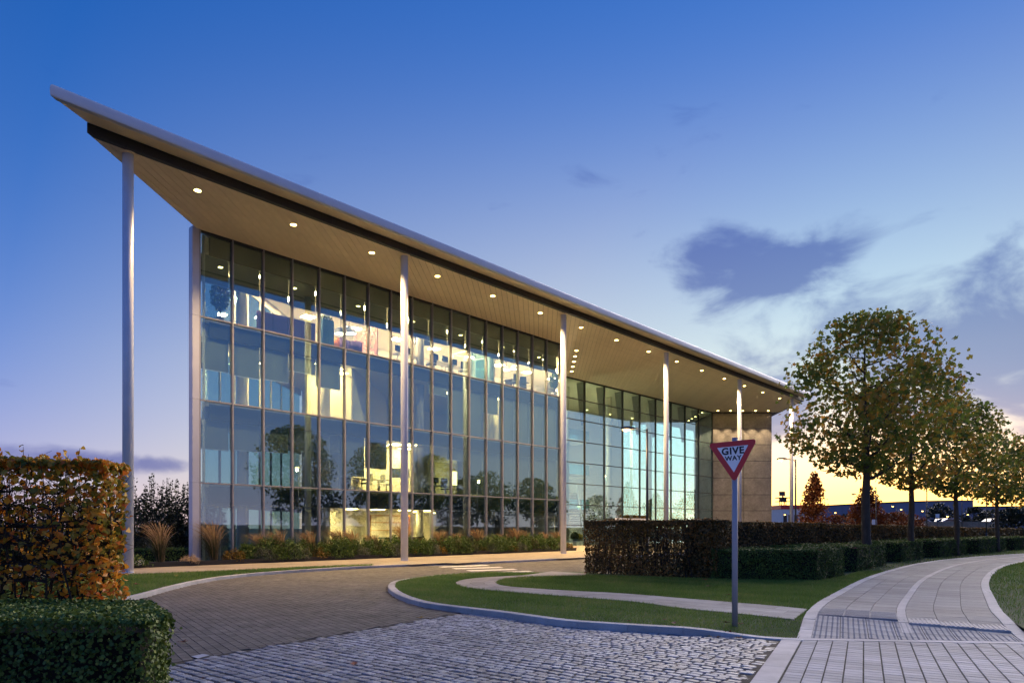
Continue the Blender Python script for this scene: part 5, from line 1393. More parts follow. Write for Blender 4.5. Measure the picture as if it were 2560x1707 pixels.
# ---- street lamps
LAMP = bpy.data.lights.new('street_lamp_bulb', 'POINT'); LAMP.energy = 60; LAMP.color = (1.0, .60, .25); LAMP.shadow_soft_size = .08
M['sodium'] = glow('sodium_lens', (1.0, .58, .14), 9.0)
M['sodium_far'] = glow('sodium_lens_far', (1.0, .56, .12), 6.0)
def street_lamp(p, H, label, lit=True, arm=1.0, group=None, az=math.pi, r=.065, far=False, z0=0.0):
    o = thing('street_lamp', (p[0], p[1], z0), label, 'street lamp', group)
    mb = MB(); mb.cyl((0, 0), r * 1.3, 0, 1.2, 14); mb.cyl((0, 0), r * .95, 1.2, H, 14, r * .7)
    link_mesh('pole', mb.mesh('pole', None, True), M['lamp_body'], o)
    dx, dy = math.cos(az), math.sin(az)
    a = MB().tube([(0, 0, H - .35), (dx * .06, dy * .06, H - .06), (dx * .35, dy * .35, H + .02), (dx * arm * .75, dy * arm * .75, H + .05)], r * .45, 8)
    link_mesh('arm', a.mesh('arm', None, True), M['lamp_body'], o)
    hx, hy = dx * arm, dy * arm
    hd = MB(); L, W = .62, .26
    ring = [(-.5, .35, .02), (-.3, .5, .05), (.2, .5, .05), (.5, .3, 0), (.5, -.3, 0), (.2, -.5, .05), (-.3, -.5, .05), (-.5, -.35, .02)]
    vs = []
    for zz, sc in ((.10, .55), (.06, .9), (.0, 1.0), (-.03, .95)):
        vs += [(hx + (dx * x_ * L - dy * y_ * W) * sc, hy + (dy * x_ * L + dx * y_ * W) * sc, H + zz + .03) for x_, y_, _ in ring]
    k = 8; hd.add(vs, [(j * k + i, j * k + (i + 1) % k, (j + 1) * k + (i + 1) % k, (j + 1) * k + i) for j in range(3) for i in range(k)] + [tuple(range(k)), tuple(reversed(range(3 * k, 4 * k)))])
    h_ = link_mesh('lamp_head', hd.mesh('lamp_head'), M['lamp_body'], o)
    ln = MB().lathe((hx + dx * .08, hy + dy * .08, H - .002), [(.15, .0), (.12, -.06), (.0, -.08)], 12)
    link_mesh('lens', ln.mesh('lens'), (M['sodium_far'] if far else M['sodium']) if lit else M['sign_white'], h_)
    if lit and not far:
        l = bpy.data.objects.new('bulb', LAMP); COL.objects.link(l); l.parent = h_; l.location = (hx + dx * .08, hy + dy * .08, H - .2)
    return o
lp = lambda x, Z: Vector(((x - CX) * Z / F, Z))
street_lamp(lp(1618, 30.4), 6.0, 'lit street lamp standing before the atrium glass, behind the beech hedge', True, .85, az=R(172))
street_lamp(lp(1989, 44), 6.0, 'lit street lamp beside the last white column', True, .85, az=R(172))
for x, Z, H in ((2190, 62, 5.3), (2317, 58, 5.0), (2405, 66, 5.4), (2466, 60, 4.6), (2147, 90, 6.0)):
    street_lamp(lp(x, Z), H, 'unlit slim lamp post behind the long beech hedge', False, .6, 'unlit lamp posts behind the hedge', az=R(160), r=.055)
for i, (x, y) in enumerate(((2237, 1265), (2257, 1273), (2311, 1277), (2355, 1280), (2145, 1284.5), (2093, 1281), (2375, 1290), (2424, 1286), (2451, 1288), (2231, 1290), (1967, 1286), (2193, 1287))):
    Z = (118, 132, 120, 140, 112, 125, 104, 128, 136, 101, 120, 130)[i]
    street_lamp(lp(x + 4, Z), CH + (HY - y) * Z / F, 'lit amber lamp in the far car park', True, .55, 'lit lamps in the far car park', az=R(180), r=.06, far=True)

# ---- far buildings, parapet, cars
M['shed'] = mat('backlit_shade_cladding', (.13, .17, .27), .5, .1, .05, .2, stretch=(1, 1, .2))  # slate blue: the sheds' backlit shade is put into the colour
M['tan'] = stone('tan_concrete', (.42, .30, .20), .1, .15, .05, .85, .3, 6.0)
def far_shed(x0, x1, y_top0, y_top1, Z, depth, label):
    a, b = (x0 - CX) * Z / F, (x1 - CX) * Z / F; h0, h1 = CH + (HY - y_top0) * Z / F, CH + (HY - y_top1) * Z / F
    o = thing('warehouse', (a, Z, 0), label, 'building'); n = 12
    for i in range(n):
        t0, t1 = i / n, (i + 1) / n; hz = lambda t: h0 + (h1 - h0) * math.sin(t * math.pi / 2)
        xa, xb = a + (b - a) * t0 + .02, a + (b - a) * t1 - .02
        MB().prism([(xa, Z), (xb, Z), (xb, Z + .3), (xa, Z + .3)], 0, [hz(t0), hz(t1), hz(t1), hz(t0)]).build('wall_panel', M['shed'], o)
    mb = MB(); pts = [(a + (b - a) * i / n, h0 + (h1 - h0) * math.sin(i / n * math.pi / 2)) for i in range(n + 1)]
    for (xa, za), (xb, zb) in zip(pts, pts[1:]):
        mb.add([(xa, Z - .4, za), (xb, Z - .4, zb), (xb, Z + depth, zb), (xa, Z + depth, za), (xa, Z - .4, za + .35), (xb, Z - .4, zb + .35), (xb, Z + depth, zb + .35), (xa, Z + depth, za + .35)], [(0, 1, 2, 3), (4, 7, 6, 5), (0, 4, 5, 1), (1, 5, 6, 2), (2, 6, 7, 3), (3, 7, 4, 0)])
    mb.build('roof', M['dark'], o)
    MB().box(a + .1, b - .1, Z + .3, Z + depth - .2, 0, min(h0, h1) - .1).build('body', M['shed'], o)
    for i in range(5):
        xx = a + (b - a) * (.12 + .18 * i); MB().box(xx, xx + 4, Z - .08, Z - .005, 0, 4.2).build('dock_door', M['steel'], o)
far_shed(2040, 2433, 1266, 1252, 260, 60, 'long blue-grey shed with a gently curved roofline beyond the car park')
far_shed(2436, 2760, 1267, 1266, 270, 50, 'lower blue-grey shed adjoining the long shed')
wl0 = lp(2085, 92); 
par = thing('parapet_wall', (*lp(2370, 92), 0), 'tan concrete parapet wall of the raised car park', 'wall')
for i in range(7):
    a, b = 2262 + i * 31, 2262 + (i + 1) * 31
    pa, pb = lp(a, 92), lp(b, 92); MB().prism([(pa.x + .02, 92), (pb.x - .02, 92), (pb.x - .02, 92.3), (pa.x + .02, 92.3)], 0, 2.46).build('wall_panel', M['tan'], par)
g2 = thing('parapet_wall', (*lp(2520, 92), 0), 'dark blue-grey panelled wall at the right end of the parapet', 'wall')
for i in range(4):
    pa, pb = lp(2479 + i * 28, 92), lp(2479 + (i + 1) * 28, 92); MB().prism([(pa.x + .03, 92), (pb.x - .03, 92), (pb.x - .03, 92.3), (pa.x + .03, 92.3)], 0, 2.3).build('wall_panel', M['shed'], g2)
g3 = thing('low_wall', (*lp(2120, 84), 0), 'low grey wall behind the rust-red shrubs', 'wall')
pa, pb = lp(2090, 84), lp(2185, 84); MB().prism([(pa.x, 84), (pb.x, 84), (pb.x, 84.3), (pa.x, 84.3)], 0, 2.0).build('wall_panel', M['tan'], g3)
MB().prism([(pa.x - .1, 83.95), (pb.x + .1, 83.95), (pb.x + .1, 84.35), (pa.x - .1, 84.35)], 2.0, 2.1).build('coping', M['kerb'], g3)
dk = MB().box(48, 100, 92.35, 128, 0, 1.5).build('car_park_deck', M['asphalt']); dk['kind'] = 'structure'
M['car_white'] = mat('white_car_paint', (.70, .72, .75), .25, 0, .02, 2, coat=.6); M['car_blue'] = mat('blue_car_paint', (.05, .10, .22), .25, .2, .02, 2, coat=.6); M['car_grey'] = mat('silver_car_paint', (.30, .31, .33), .25, .5, .02, 2, coat=.6)
M['car_glass'] = mat('dark_car_glass', (.02, .025, .03), .08, 0, .02, 2); M['tyre'] = mat('tyre_rubber', (.015, .015, .015), .8, 0, .1, 5); M['tail'] = mat('tail_lamp_red', (.5, .02, .02), .3)
def car(p, z, paint, label, rz=0.0):
    o = thing('parked_car', (p[0], p[1], z), label, 'car', 'cars on the raised car park', rz)
    prof = [(-2.1, .35), (-2.15, .75), (-1.9, .92), (-1.25, .98), (-.55, 1.42), (.75, 1.45), (1.55, 1.05), (2.08, .92), (2.15, .5), (2.1, .35)]
    k = len(prof); mb = MB(); mb.add([(x, -.86, z_) for x, z_ in prof] + [(x, .86, z_) for x, z_ in prof], [tuple(range(k)), tuple(reversed(range(k, 2 * k)))] + [(i, k + i, k + (i + 1) % k, (i + 1) % k) for i in range(k)])
    b = link_mesh('body', mb.mesh('body'), paint, o)
    for sy in (-.865, .865):
        w = MB().add([(-1.05, sy, 1.0), (-.5, sy, 1.36), (.7, sy, 1.38), (1.3, sy, 1.04)], [(0, 1, 2, 3)]); link_mesh('side_window', w.mesh('w'), M['car_glass'], b)
    for (xa, za), (xb, zb) in (((-1.2, 1.01), (-.6, 1.41)), ((1.5, 1.08), (.8, 1.44))):
        w = MB().add([(xa - .01 * math.copysign(1, -xa) * -1, -.7, za + .012), (xa, .7, za + .012), (xb, .62, zb + .012), (xb, -.62, zb + .012)], [(0, 1, 2, 3)]); link_mesh('windscreen', w.mesh('w'), M['car_glass'], b)
    for sx in (-1.35, 1.35):
        for sy in (-.8, .8):
            t = MB(); n = 16; t.add([(sx + .32 * math.cos(6.283 * i / n), sy - .1, .32 + .32 * math.sin(6.283 * i / n)) for i in range(n)] + [(sx + .32 * math.cos(6.283 * i / n), sy + .1, .32 + .32 * math.sin(6.283 * i / n)) for i in range(n)], [tuple(range(n)), tuple(reversed(range(n, 2 * n)))] + [(i, n + i, n + (i + 1) % n, (i + 1) % n) for i in range(n)]); link_mesh('wheel', t.mesh('wheel'), M['tyre'], o)
    for sy in (-.6, .6): link_mesh('tail_lamp', MB().box(2.10, 2.17, sy - .18, sy + .18, .72, .88).mesh('tail_lamp'), M['tail'], o)
for i, (x, Z, pt, lb) in enumerate(((2292, 98, 'car_white', 'white car above the tan parapet, beside the second tree trunk'), (2322, 100, 'car_grey', 'silver car above the tan parapet next to the white car'), (2350, 99, 'car_blue', 'dark blue car above the middle of the tan parapet'), (2374, 98, 'car_white', 'white car above the tan parapet, beside the third tree trunk'), (2485, 97, 'car_grey', 'silver car above the blue-grey panelled wall'), (2520, 99, 'car_white', 'white car at the far right above the panelled wall'))):
    car(lp(x, Z), 1.5, M[pt], lb, rs.choice((0, math.pi)))
# small white notices on posts
for x, Z, y0, y1, lb in ((2246, 90, 1280, 1290, 'small white notice on a post before the blue shed, behind the first two trees'), (2343, 90, 1284, 1293, 'small white notice on a post above the tan parapet'), (2185, 72, 1298, 1312, 'tall white notice panel low on a post behind the long hedge')):
    p = lp(x, Z); za, zb = CH + (HY - y1) * Z / F, CH + (HY - y0) * Z / F
    o = thing('notice_post', (p.x, p.y, 0), lb, 'sign'); MB().cyl((p.x, p.y), .04, 0, zb - .02, 10).build('post', M['lamp_body'], o)
    MB().box(p.x - .26, p.x + .26, p.y - .07, p.y - .045, za, zb).build('panel', M['sign_white'], o)
# radar mast and red-fronted building
Zr = 300; p = lp(1957, Zr); rd = thing('radar_tower', (p.x, p.y, 0), 'radar tower with a platform and turning antenna against the sunset', 'tower')
hz_ = lambda y, Z=Zr: CH + (HY - y) * Z / F
M['silh'] = mat('dark_steelwork', (.06, .055, .05), .6, .2, .1, 1.0)
mb = MB()
for sx in (-1, 1):
    for sy in (-1, 1): mb.tube([(p.x + sx * 1.6, p.y + sy * 1.6, 0), (p.x + sx * 1.0, p.y + sy * 1.0, hz_(1253))], .14, 5)
for k in range(5):
    z0, z1 = hz_(1253) * k / 5, hz_(1253) * (k + 1) / 5; r0 = 1.6 - .6 * k / 5; r1 = 1.6 - .6 * (k + 1) / 5
    for sx in (-1, 1): mb.tube([(p.x - r0, p.y + sx * r0, z0), (p.x + r1, p.y + sx * r1, z1)], .08, 4); mb.tube([(p.x + sx * r0, p.y - r0, z0), (p.x + sx * r1, p.y + r1, z1)], .08, 4)
mb.build('mast', M['silh'], rd)
MB().box(p.x - 2.4, p.x + 2.4, p.y - 2.4, p.y + 2.4, hz_(1254), hz_(1252.5)).build('lower_deck', M['silh'], rd); MB().box(p.x - 1.2, p.x + 1.2, p.y - 1.2, p.y + 1.2, hz_(1252.5), hz_(1244)).build('cabin', M['silh'], rd)
MB().box(p.x - 2.6, p.x + 2.6, p.y - 2.2, p.y + 2.2, hz_(1245), hz_(1243)).build('upper_deck', M['silh'], rd)
MB().cyl((p.x, p.y), .35, hz_(1243), hz_(1239), 10).build('pivot', M['silh'], rd); mb = MB()
ar = [(x_ * 1.3, .5 * x_ * x_) for x_ in (-1, -.5, 0, .5, 1)]
for (xa, ya), (xb, yb) in zip(ar, ar[1:]): mb.add([(p.x + xa, p.y + ya, hz_(1239)), (p.x + xb, p.y + yb, hz_(1239)), (p.x + xb, p.y + yb + .2, hz_(1228)), (p.x + xa, p.y + ya + .2, hz_(1228)), (p.x + xa, p.y + ya + .3, hz_(1239)), (p.x + xb, p.y + yb + .3, hz_(1239)), (p.x + xb, p.y + yb + .5, hz_(1228)), (p.x + xa, p.y + ya + .5, hz_(1228))], [(0, 1, 2, 3), (7, 6, 5, 4), (3, 2, 6, 7), (0, 4, 5, 1), (0, 3, 7, 4), (1, 5, 6, 2)])
mb.build('antenna', M['silh'], rd)
Zb = 190; a, b = lp(1953, Zb), lp(2010, Zb); rb = thing('low_building', (a.x, Zb, 0), 'low pale building with a bright red fascia beyond the last column', 'building')
zt, zm = CH + (HY - 1262) * Zb / F, CH + (HY - 1272) * Zb / F
MB().box(a.x, b.x, Zb, Zb + 10, 0, zm).build('wall', M['white'], rb); MB().box(a.x - .2, b.x + .2, Zb - .25, Zb + 10.2, zm, zt).build('fascia', M['red'], rb)
for i in range(4):
    w = MB().box(a.x + .6 + i * 1.5, a.x + 1.6 + i * 1.5, Zb - .04, Zb - .005, 3.2, 5.2).build('window', M['car_glass'], rb)

# ---- drain cover, fallen leaves
q = [g(478, 1640.5), g(508, 1634.5), g(523.5, 1637.5), g(494, 1645.5)]
dc = thing('drain_cover', (*(sum(q, Vector((0, 0))) / 4), ROAD), 'small flat grey metal cover where pavers meet the setts', 'drain cover')
MB().prism([tuple(p_) for p_ in q], ROAD - .03, ROAD + .007).build('lid', M['silver'], dc)
c_ = sum(q, Vector((0, 0))) / 4; MB().prism([tuple(c_ + (p_ - c_) * 1.07) for p_ in q], ROAD - .04, ROAD + .003).build('frame', M['dark'], dc)
M['dry'] = mat('dry_leaf', (.22, .060, .022), .7, 0, .35, 18.0, .4, 60, objvar=.35); M['dry_y'] = mat('dry_yellow_leaf', (.30, .20, .05), .7, 0, .3, 18.0)
def dead_leaf(seed):
    r_ = random.Random(seed); k = len(SH_MAPLE); mb = MB(); top = []
    for x_, y_, z_ in SH_MAPLE: top.append((x_, y_ * .9, .10 + .55 * (y_ * y_) + .25 * max(0, x_) ** 2 + r_.uniform(-.03, .05)))
    mb.add(top + [(0, 0, .06)], [(i, (i + 1) % k, k) for i in range(k)]); mb.tube([(-.5, 0, .1), (-.75, .05, .12), (-.95, .12, .03)], [.02, .015, .01], 4)
    return mb.mesh('fallen_leaf')
DL = [dead_leaf(i) for i in range(4)]
FALL = [(458, 1607, ROAD, .16, 'large curled red-brown fallen leaf lying on the pavers', 0), (886, 1661, ROAD, .12, 'curled red-brown fallen leaf lying among the setts', 0), (516, 1651.5, ROAD, .07, 'tiny red-brown fallen leaf beside the drain cover', 0), (508, 1697, ROAD, .07, 'small brown fallen leaf by the box hedge corner on the setts', 0),
        (1052, 1545.5, ROAD, .14, 'flat yellow-green fallen leaf where pavers meet the setts', 1), (1821, 1587, ROAD, .17, 'upright rust-red fallen leaf leaning on the kerb', 0), (1795, 1594, ROAD, .12, 'rust fallen leaf in the gutter below the give way post', 0), (1772, 1591.5, ROAD, .10, 'yellow fallen leaf in the gutter below the kerb', 1), (1847, 1596, ROAD, .12, 'brown fallen leaf in the gutter near the lowered kerb', 0),
        (1818, 1556.5, .03, .14, 'pale tan fallen leaf on the grass beside the sign post', 1), (1850, 1560, .03, .12, 'red-brown fallen leaf on the grass beside the sign post', 0), (1686, 1557.5, .03, .12, 'red-brown fallen leaf on the kerb edge of the lawn', 0), (1661, 1549, .03, .10, 'curled fallen leaf on the lawn near the kerb', 0), (1573, 1552, .01, .09, 'small red fallen leaf on the kerb top', 0),
        (1762, 1449.5, .04, .16, 'fallen leaf on the grass below the beech hedge', 0), (1771, 1465.5, .04, .14, 'fallen leaf in the middle of the mown lawn', 0), (1821, 1486.5, .04, .12, 'fallen leaf on the lawn above the footpath', 0), (2176, 1419, .05, .22, 'fallen leaf on the grass by the second box block', 0), (2390, 1392, .03, .25, 'fallen leaf on the curved path edge', 0), (340, 1461, .05, .2, 'orange fallen leaf on the grass verge', 0), (442, 1440, .05, .16, 'fallen leaf on the verge near the first column', 1)]
for i, (x, y, z, s, lb, m_) in enumerate(FALL):
    p = G(x, y, z)
    o = bpy.data.objects.new('fallen_leaf', DL[i % 4]); COL.objects.link(o); o.location = (p.x, p.y, z + (.005 if z < 0 else 0)); o.scale = (s, s, s); o.rotation_euler = (R(50) if 'upright' in lb else rs.uniform(-.15, .15), rs.uniform(-.1, .1), rs.uniform(0, 6.28))
    if not DL[i % 4].materials: DL[i % 4].materials.append(M['dry'])
    o.material_slots[0].link = 'OBJECT'; o.material_slots[0].material = M['dry_y'] if m_ else M['dry']
    tag(o, lb, 'leaf', 'fallen leaves')
for i, (x, y, z) in enumerate(((2030, 1372, .93), (2045, 1376, .93), (2052, 1378, .93), (2120, 1365, .93), (2137, 1373, .93))):
    p = G(x, y, z); o = bpy.data.objects.new('fallen_leaf', DL[i % 4]); COL.objects.link(o); o.location = (p.x, p.y, z + .02); o.scale = (.2, .2, .2); o.rotation_euler = (.1, .1, i * 1.3)
    o.material_slots[0].link = 'OBJECT'; o.material_slots[0].material = M['dry_y'] if i == 0 else M['dry']; tag(o, 'fallen tree leaf lying on top of a box hedge block', 'leaf', 'fallen leaves on the box hedges')

# ---------------------------------------------------------------- furniture behind the glass
M['purple'] = mat('purple_fabric', (.10, .055, .16), .85, 0, .12, 30.0); M['teal'] = mat('teal_cabinet', (.05, .14, .20), .5, 0, .06, 3.0); M['rose'] = mat('rose_screen', (.42, .20, .20), .7, 0, .08, 4.0)
M['orange'] = mat('orange_fabric', (.45, .15, .04), .8, 0, .1, 20.0); M['desk'] = mat('white_desk', (.70, .70, .68), .4, 0, .03, 3.0); M['navy'] = mat('navy_plastic', (.03, .05, .11), .5, 0, .08, 6.0)
M['screen'] = mat('dark_screen', (.02, .03, .05), .15, 0, .02, 2.0); M['pot'] = mat('glazed_pot', (.12, .10, .12), .35, 0, .06, 4.0); M['wood'] = mat('orange_wood', (.55, .24, .05), .5, 0, .2, 3.0, stretch=(1, 1, 6)); M['yellow'] = mat('yellow_fabric', (.60, .40, .04), .8, 0, .1, 20)
M['bulbw'] = glow('pendant_glow', (1.0, .86, .66), 9.0)
def behind(x, t):
    Y = F / (0.023652 * (2855 - x)) + t; return Vector(((x - CX) * Y / F, Y))
def behind_a(x, t):
    p = at_px(A0, AD, x); Y = p.y + t; return Vector(((x - CX) * Y / F, Y))
Z3, Z2, Z1 = FLR[3] + .02, FLR[2] + .02, FLR[1] + .02
ra = sr
def piece(o, name, m, *boxes):
    mb = MB()
    for b in boxes: mb.box(*b)
    return link_mesh(name, mb.mesh(name), m, o)
# booth seating
a, b = behind(642, 1.3), behind(786, 1.3); L = (b - a).length; rz = math.atan2(b.y - a.y, b.x - a.x)
o = thing('booth_seat', (*((a + b) / 2), Z3), 'long purple high-backed booth seat on the top floor', 'seat', None, rz)
for i in range(4): piece(o, 'back_panel', M['purple'], (-L / 2 + L * i / 4 + .01, -L / 2 + L * (i + 1) / 4 - .01, -.12, .06, .1, 1.28))
piece(o, 'seat', M['purple'], (-L / 2, L / 2, .06, .62, .28, .46)); piece(o, 'plinth', M['dark'], (-L / 2 + .05, L / 2 - .05, -.05, .55, 0, .28))
# tall cabinet with a planter
p = behind(815, 1.3); o = thing('tall_cabinet', (p.x, p.y, Z3), 'tall teal cabinet topped with trailing plants on the top floor', 'cabinet', None, ra)
piece(o, 'carcass', M['teal'], (-.35, .35, -.22, .22, 0, 1.62)); piece(o, 'door', M['teal'], (-.34, -.01, -.245, -.225, .06, 1.55)); piece(o, 'door', M['teal'], (.01, .34, -.245, -.225, .06, 1.55))
v, f = leaves(RNG.uniform(-1, 1, (160, 3)) * np.array([.33, .2, .10]) + np.array([0, 0, 1.72]), .09, SH_LEAF); mass('plants', v, f, M['green'], o, np.repeat(RNG.uniform(.2, .9, 160), 6))
def potted(p, z, h, label, w=.45, pal=False):
    o = thing('potted_plant', (p.x, p.y, z), label, 'plant'); link_mesh('pot', MB().lathe((0, 0, 0), [(.16, 0), (.22, .42), (.20, .44), (.0, .40)], 16).mesh('pot', None, True), M['pot'], o)
    link_mesh('stem', MB().tube([(0, 0, .35), (.03, 0, h * .5), (0, .02, h * .8)], [.03, .025, .01], 6).mesh('stem'), M['twig'], o)
    if pal:
        mb = MB()
        for i in range(16):
            az = i * 2.4; L = w * rs.uniform(.8, 1.2); d = Vector((math.cos(az), math.sin(az), 0)); q = Vector((-d.y, d.x, 0)) * .10; z0 = h * rs.uniform(.45, .62)
            pts = [Vector((0, 0, z0)) + d * L * t + Vector((0, 0, h * .42 * math.sin(t * 2.3))) for t in (0, .35, .7, 1)]
            mb.add([tuple(pts[0]), tuple(pts[1] - q), tuple(pts[1] + q), tuple(pts[2] - q), tuple(pts[2] + q), tuple(pts[3])], [(0, 1, 2), (1, 3, 4, 2), (3, 5, 4)])
        me = mb.mesh('fronds'); at = me.attributes.new('tint', 'FLOAT', 'POINT'); at.data.foreach_set('value', [.9] * len(me.vertices)); link_mesh('fronds', me, M['green'], o); return o
    n = 420; d = RNG.normal(size=(n, 3)); d /= np.linalg.norm(d, axis=1)[:, None]; pos = d * RNG.uniform(.3, 1, n)[:, None] ** .5 * np.array([w, w, h * .32]) + np.array([0, 0, h * .68])
    v, f = leaves(pos, .16, SH_LEAF); mass('foliage', v, f, M['green'], o, np.repeat(RNG.uniform(.0, .6, n), 6)); return o
potted(behind(550, 1.0), Z3, 2.1, 'big leafy potted plant in the first bay of the top floor'); potted(behind(1386, 1.0), Z3, 1.9, 'bushy potted plant in the last bay of the top floor', .38)
def pendant(p, zc, ztop, r, label, m):
    o = thing('pendant_lamp', (p.x, p.y, zc), label, 'lamp')
    link_mesh('shade', MB().lathe((0, 0, 0), [(r, -r * .55), (r * .97, -r * .2), (r * .8, r * .2), (r * .45, r * .5), (.05, r * .62), (.0, r * .62)], 24).mesh('shade', None, True), m, o)
    link_mesh('cable', MB().cyl((0, 0), .012, r * .6, ztop - zc, 6).mesh('cable'), M['black'], o); link_mesh('bulb', MB().lathe((0, 0, -r * .42), [(r * .93, 0), (r * .5, -.02), (0, -.03)], 20).mesh('bulb'), M['bulbw'], o)
pendant(behind(852, 2.2), 12.62, CEIL[3], .36, 'domed grey pendant lamp over the purple chairs, lower of the pair', M['navy']); pendant(behind(874, 2.9), 12.98, CEIL[3], .40, 'domed grey pendant lamp over the purple chairs, higher of the pair', M['navy'])
pendant(behind(1266, 2.4), 12.75, CEIL[3], .24, 'small round white pendant lamp over the meeting table, lower of the pair', M['desk']); pendant(behind(1285, 2.8), 13.05, CEIL[3], .26, 'small round white pendant lamp over the meeting table, higher of the pair', M['desk'])
def chair(p, z, rz, m, label, tub=False, group=None):
    o = thing('office_chair', (p.x, p.y, z), label, 'chair', group, rz)
    if tub:
        mb = MB(); n = 10; r0, r1 = .30, .36
        vs = []; 
        for i in range(n + 1):
            t = math.pi * (.0 + i / n); c_, s_ = math.cos(t), math.sin(t); vs += [(r0 * c_, r0 * s_, .4), (r1 * c_, r1 * s_, .4), (r1 * c_, r1 * s_, .95 + .12 * s_), (r0 * c_, r0 * s_, .95 + .12 * s_)]
        mb.add(vs, [(4 * i + a_, 4 * i + (a_ + 1) % 4, 4 * (i + 1) + (a_ + 1) % 4, 4 * (i + 1) + a_) for i in range(n) for a_ in range(4)] + [(0, 1, 2, 3), (4 * n + 3, 4 * n + 2, 4 * n + 1, 4 * n)])
        link_mesh('backrest', mb.mesh('backrest', None, True), m, o); piece(o, 'seat', m, (-.30, .30, -.30, .25, .36, .48))
        for sx in (-.24, .24):
            for sy in (-.24, .22): link_mesh('leg', MB().tube([(sx, sy, .36), (sx * 1.15, sy * 1.15, 0)], .02, 6).mesh('leg'), M['dark'], o)
    else:
        piece(o, 'seat', m, (-.24, .24, -.24, .24, .44, .52)); piece(o, 'backrest', m, (-.23, .23, .20, .26, .58, 1.05)); link_mesh('column', MB().cyl((0, 0), .03, .1, .44, 8).mesh('column'), M['dark'], o)
        link_mesh('base', MB().tube([(-.3, 0, .04), (0, 0, .1), (.3, 0, .04)], .025, 5).tube([(0, -.3, .04), (0, 0, .1), (0, .3, .04)], .025, 5).mesh('base'), M['dark'], o)
    return o
chair(behind(843, 2.4), Z3, ra + 2.6, M['orange'], 'orange tub chair below the domed pendant lamps', True); chair(behind(866, 1.6), Z3, ra + .4, M['purple'], 'dark purple tub chair below the domed pendant lamps, next to the orange one', True); chair(behind(890, 1.6), Z3, ra - .5, M['purple'], 'dark purple tub chair beside the rose fretwork screen', True)
p = behind(862, 2.6); o = thing('round_table', (p.x, p.y, Z3), 'round table between the tub chairs on the top floor', 'table'); link_mesh('top', MB().cyl((0, 0), .55, .72, .75, 24).mesh('top'), M['navy'], o); link_mesh('stem', MB().cyl((0, 0), .05, .02, .72, 10).mesh('stem'), M['dark'], o); link_mesh('foot', MB().cyl((0, 0), .28, 0, .02, 20).mesh('foot'), M['dark'], o)
# fretwork screen
a, b = behind(944, 1.4), behind(886, 4.6); L = (b - a).length; rz = math.atan2(b.y - a.y, b.x - a.x)
o = thing('fretwork_screen', (*a, Z3), 'rose-coloured fretwork screen of cut shapes on the top floor', 'screen', None, rz)
piece(o, 'frame', M['rose'], (0, L, -.03, .03, 0, .08), (0, L, -.03, .03, 2.12, 2.2), (0, .08, -.03, .03, .08, 2.12), (L - .08, L, -.03, .03, .08, 2.12)); mb = MB()
for i in range(46):
    x, z = rs.uniform(.1, L - .1), rs.uniform(.1, 2.1); an = rs.uniform(0, math.pi); l_ = rs.uniform(.3, .8); dx, dz = math.cos(an) * l_ / 2, math.sin(an) * l_ / 2
    c0, c1 = (min(max(x - dx, .05), L - .05), min(max(z - dz, .05), 2.15)), (min(max(x + dx, .05), L - .05), min(max(z + dz, .05), 2.15)); nx, nz_ = -math.sin(an) * .055, math.cos(an) * .055
    mb.add([(c0[0] - nx, -.02, c0[1] - nz_), (c1[0] - nx, -.02, c1[1] - nz_), (c1[0] + nx, -.02, c1[1] + nz_), (c0[0] + nx, -.02, c0[1] + nz_), (c0[0] - nx, .02, c0[1] - nz_), (c1[0] - nx, .02, c1[1] - nz_), (c1[0] + nx, .02, c1[1] + nz_), (c0[0] + nx, .02, c0[1] + nz_)], [(0, 1, 2, 3), (7, 6, 5, 4), (0, 4, 5, 1), (1, 5, 6, 2), (2, 6, 7, 3), (3, 7, 4, 0)])
link_mesh('fretwork', mb.mesh('fretwork'), M['rose'], o)
def desk(p, z, rz, label, mon=2, h=.74):
    o = thing('office_desk', (p.x, p.y, z), label, 'desk', None, rz); piece(o, 'top', M['desk'], (-.8, .8, -.4, .4, h - .03, h))
    for sx in (-.75, .75): piece(o, 'leg', M['steel'], (sx - .03, sx + .03, -.36, -.30, 0, h - .03), (sx - .03, sx + .03, .30, .36, 0, h - .03), (sx - .03, sx + .03, -.30, .30, h - .09, h - .03))
    for i in range(mon):
        x = (-.4 if mon == 2 else 0) + .8 * i; m = thing('monitor', (0, 0, 0), 'dark computer monitor standing on the ' + label.split(' on ')[0].replace('white desk', 'desk'), 'monitor', 'monitors on the office desks'); m.location = Vector((p.x, p.y, z + h)) + Matrix.Rotation(rz, 3, 'Z') @ Vector((x, 0, 0)); m.rotation_euler[2] = rz + .1
        piece(m, 'panel', M['screen'], (-.28, .28, -.02, .02, .16, .52)); piece(m, 'stand', M['dark'], (-.03, .03, -.01, .03, .0, .2)); piece(m, 'foot', M['dark'], (-.12, .12, -.09, .09, 0, .015))
    return o
desk(behind(1010, 1.5), Z3, ra, 'white desk behind the second column on the top floor'); desk(behind(1100, 1.4), Z3, ra, 'white desk left of the glazed pod on the top floor'); desk(behind(1135, 1.6), Z3, ra, 'white desk next to the glazed pod on the top floor', 1)
chair(behind(1078, 1.2), Z3, ra + 3, M['navy'], 'navy swivel chair at the desk left of the glazed pod'); chair(behind(1160, 1.0), Z3, ra + 2.5, M['navy'], 'navy swivel chair in front of the glazed pod')
p = behind(1183, 2.6); o = thing('glazed_pod', (p.x, p.y, Z3), 'white-framed glazed meeting pod on the top floor', 'pod', None, ra)
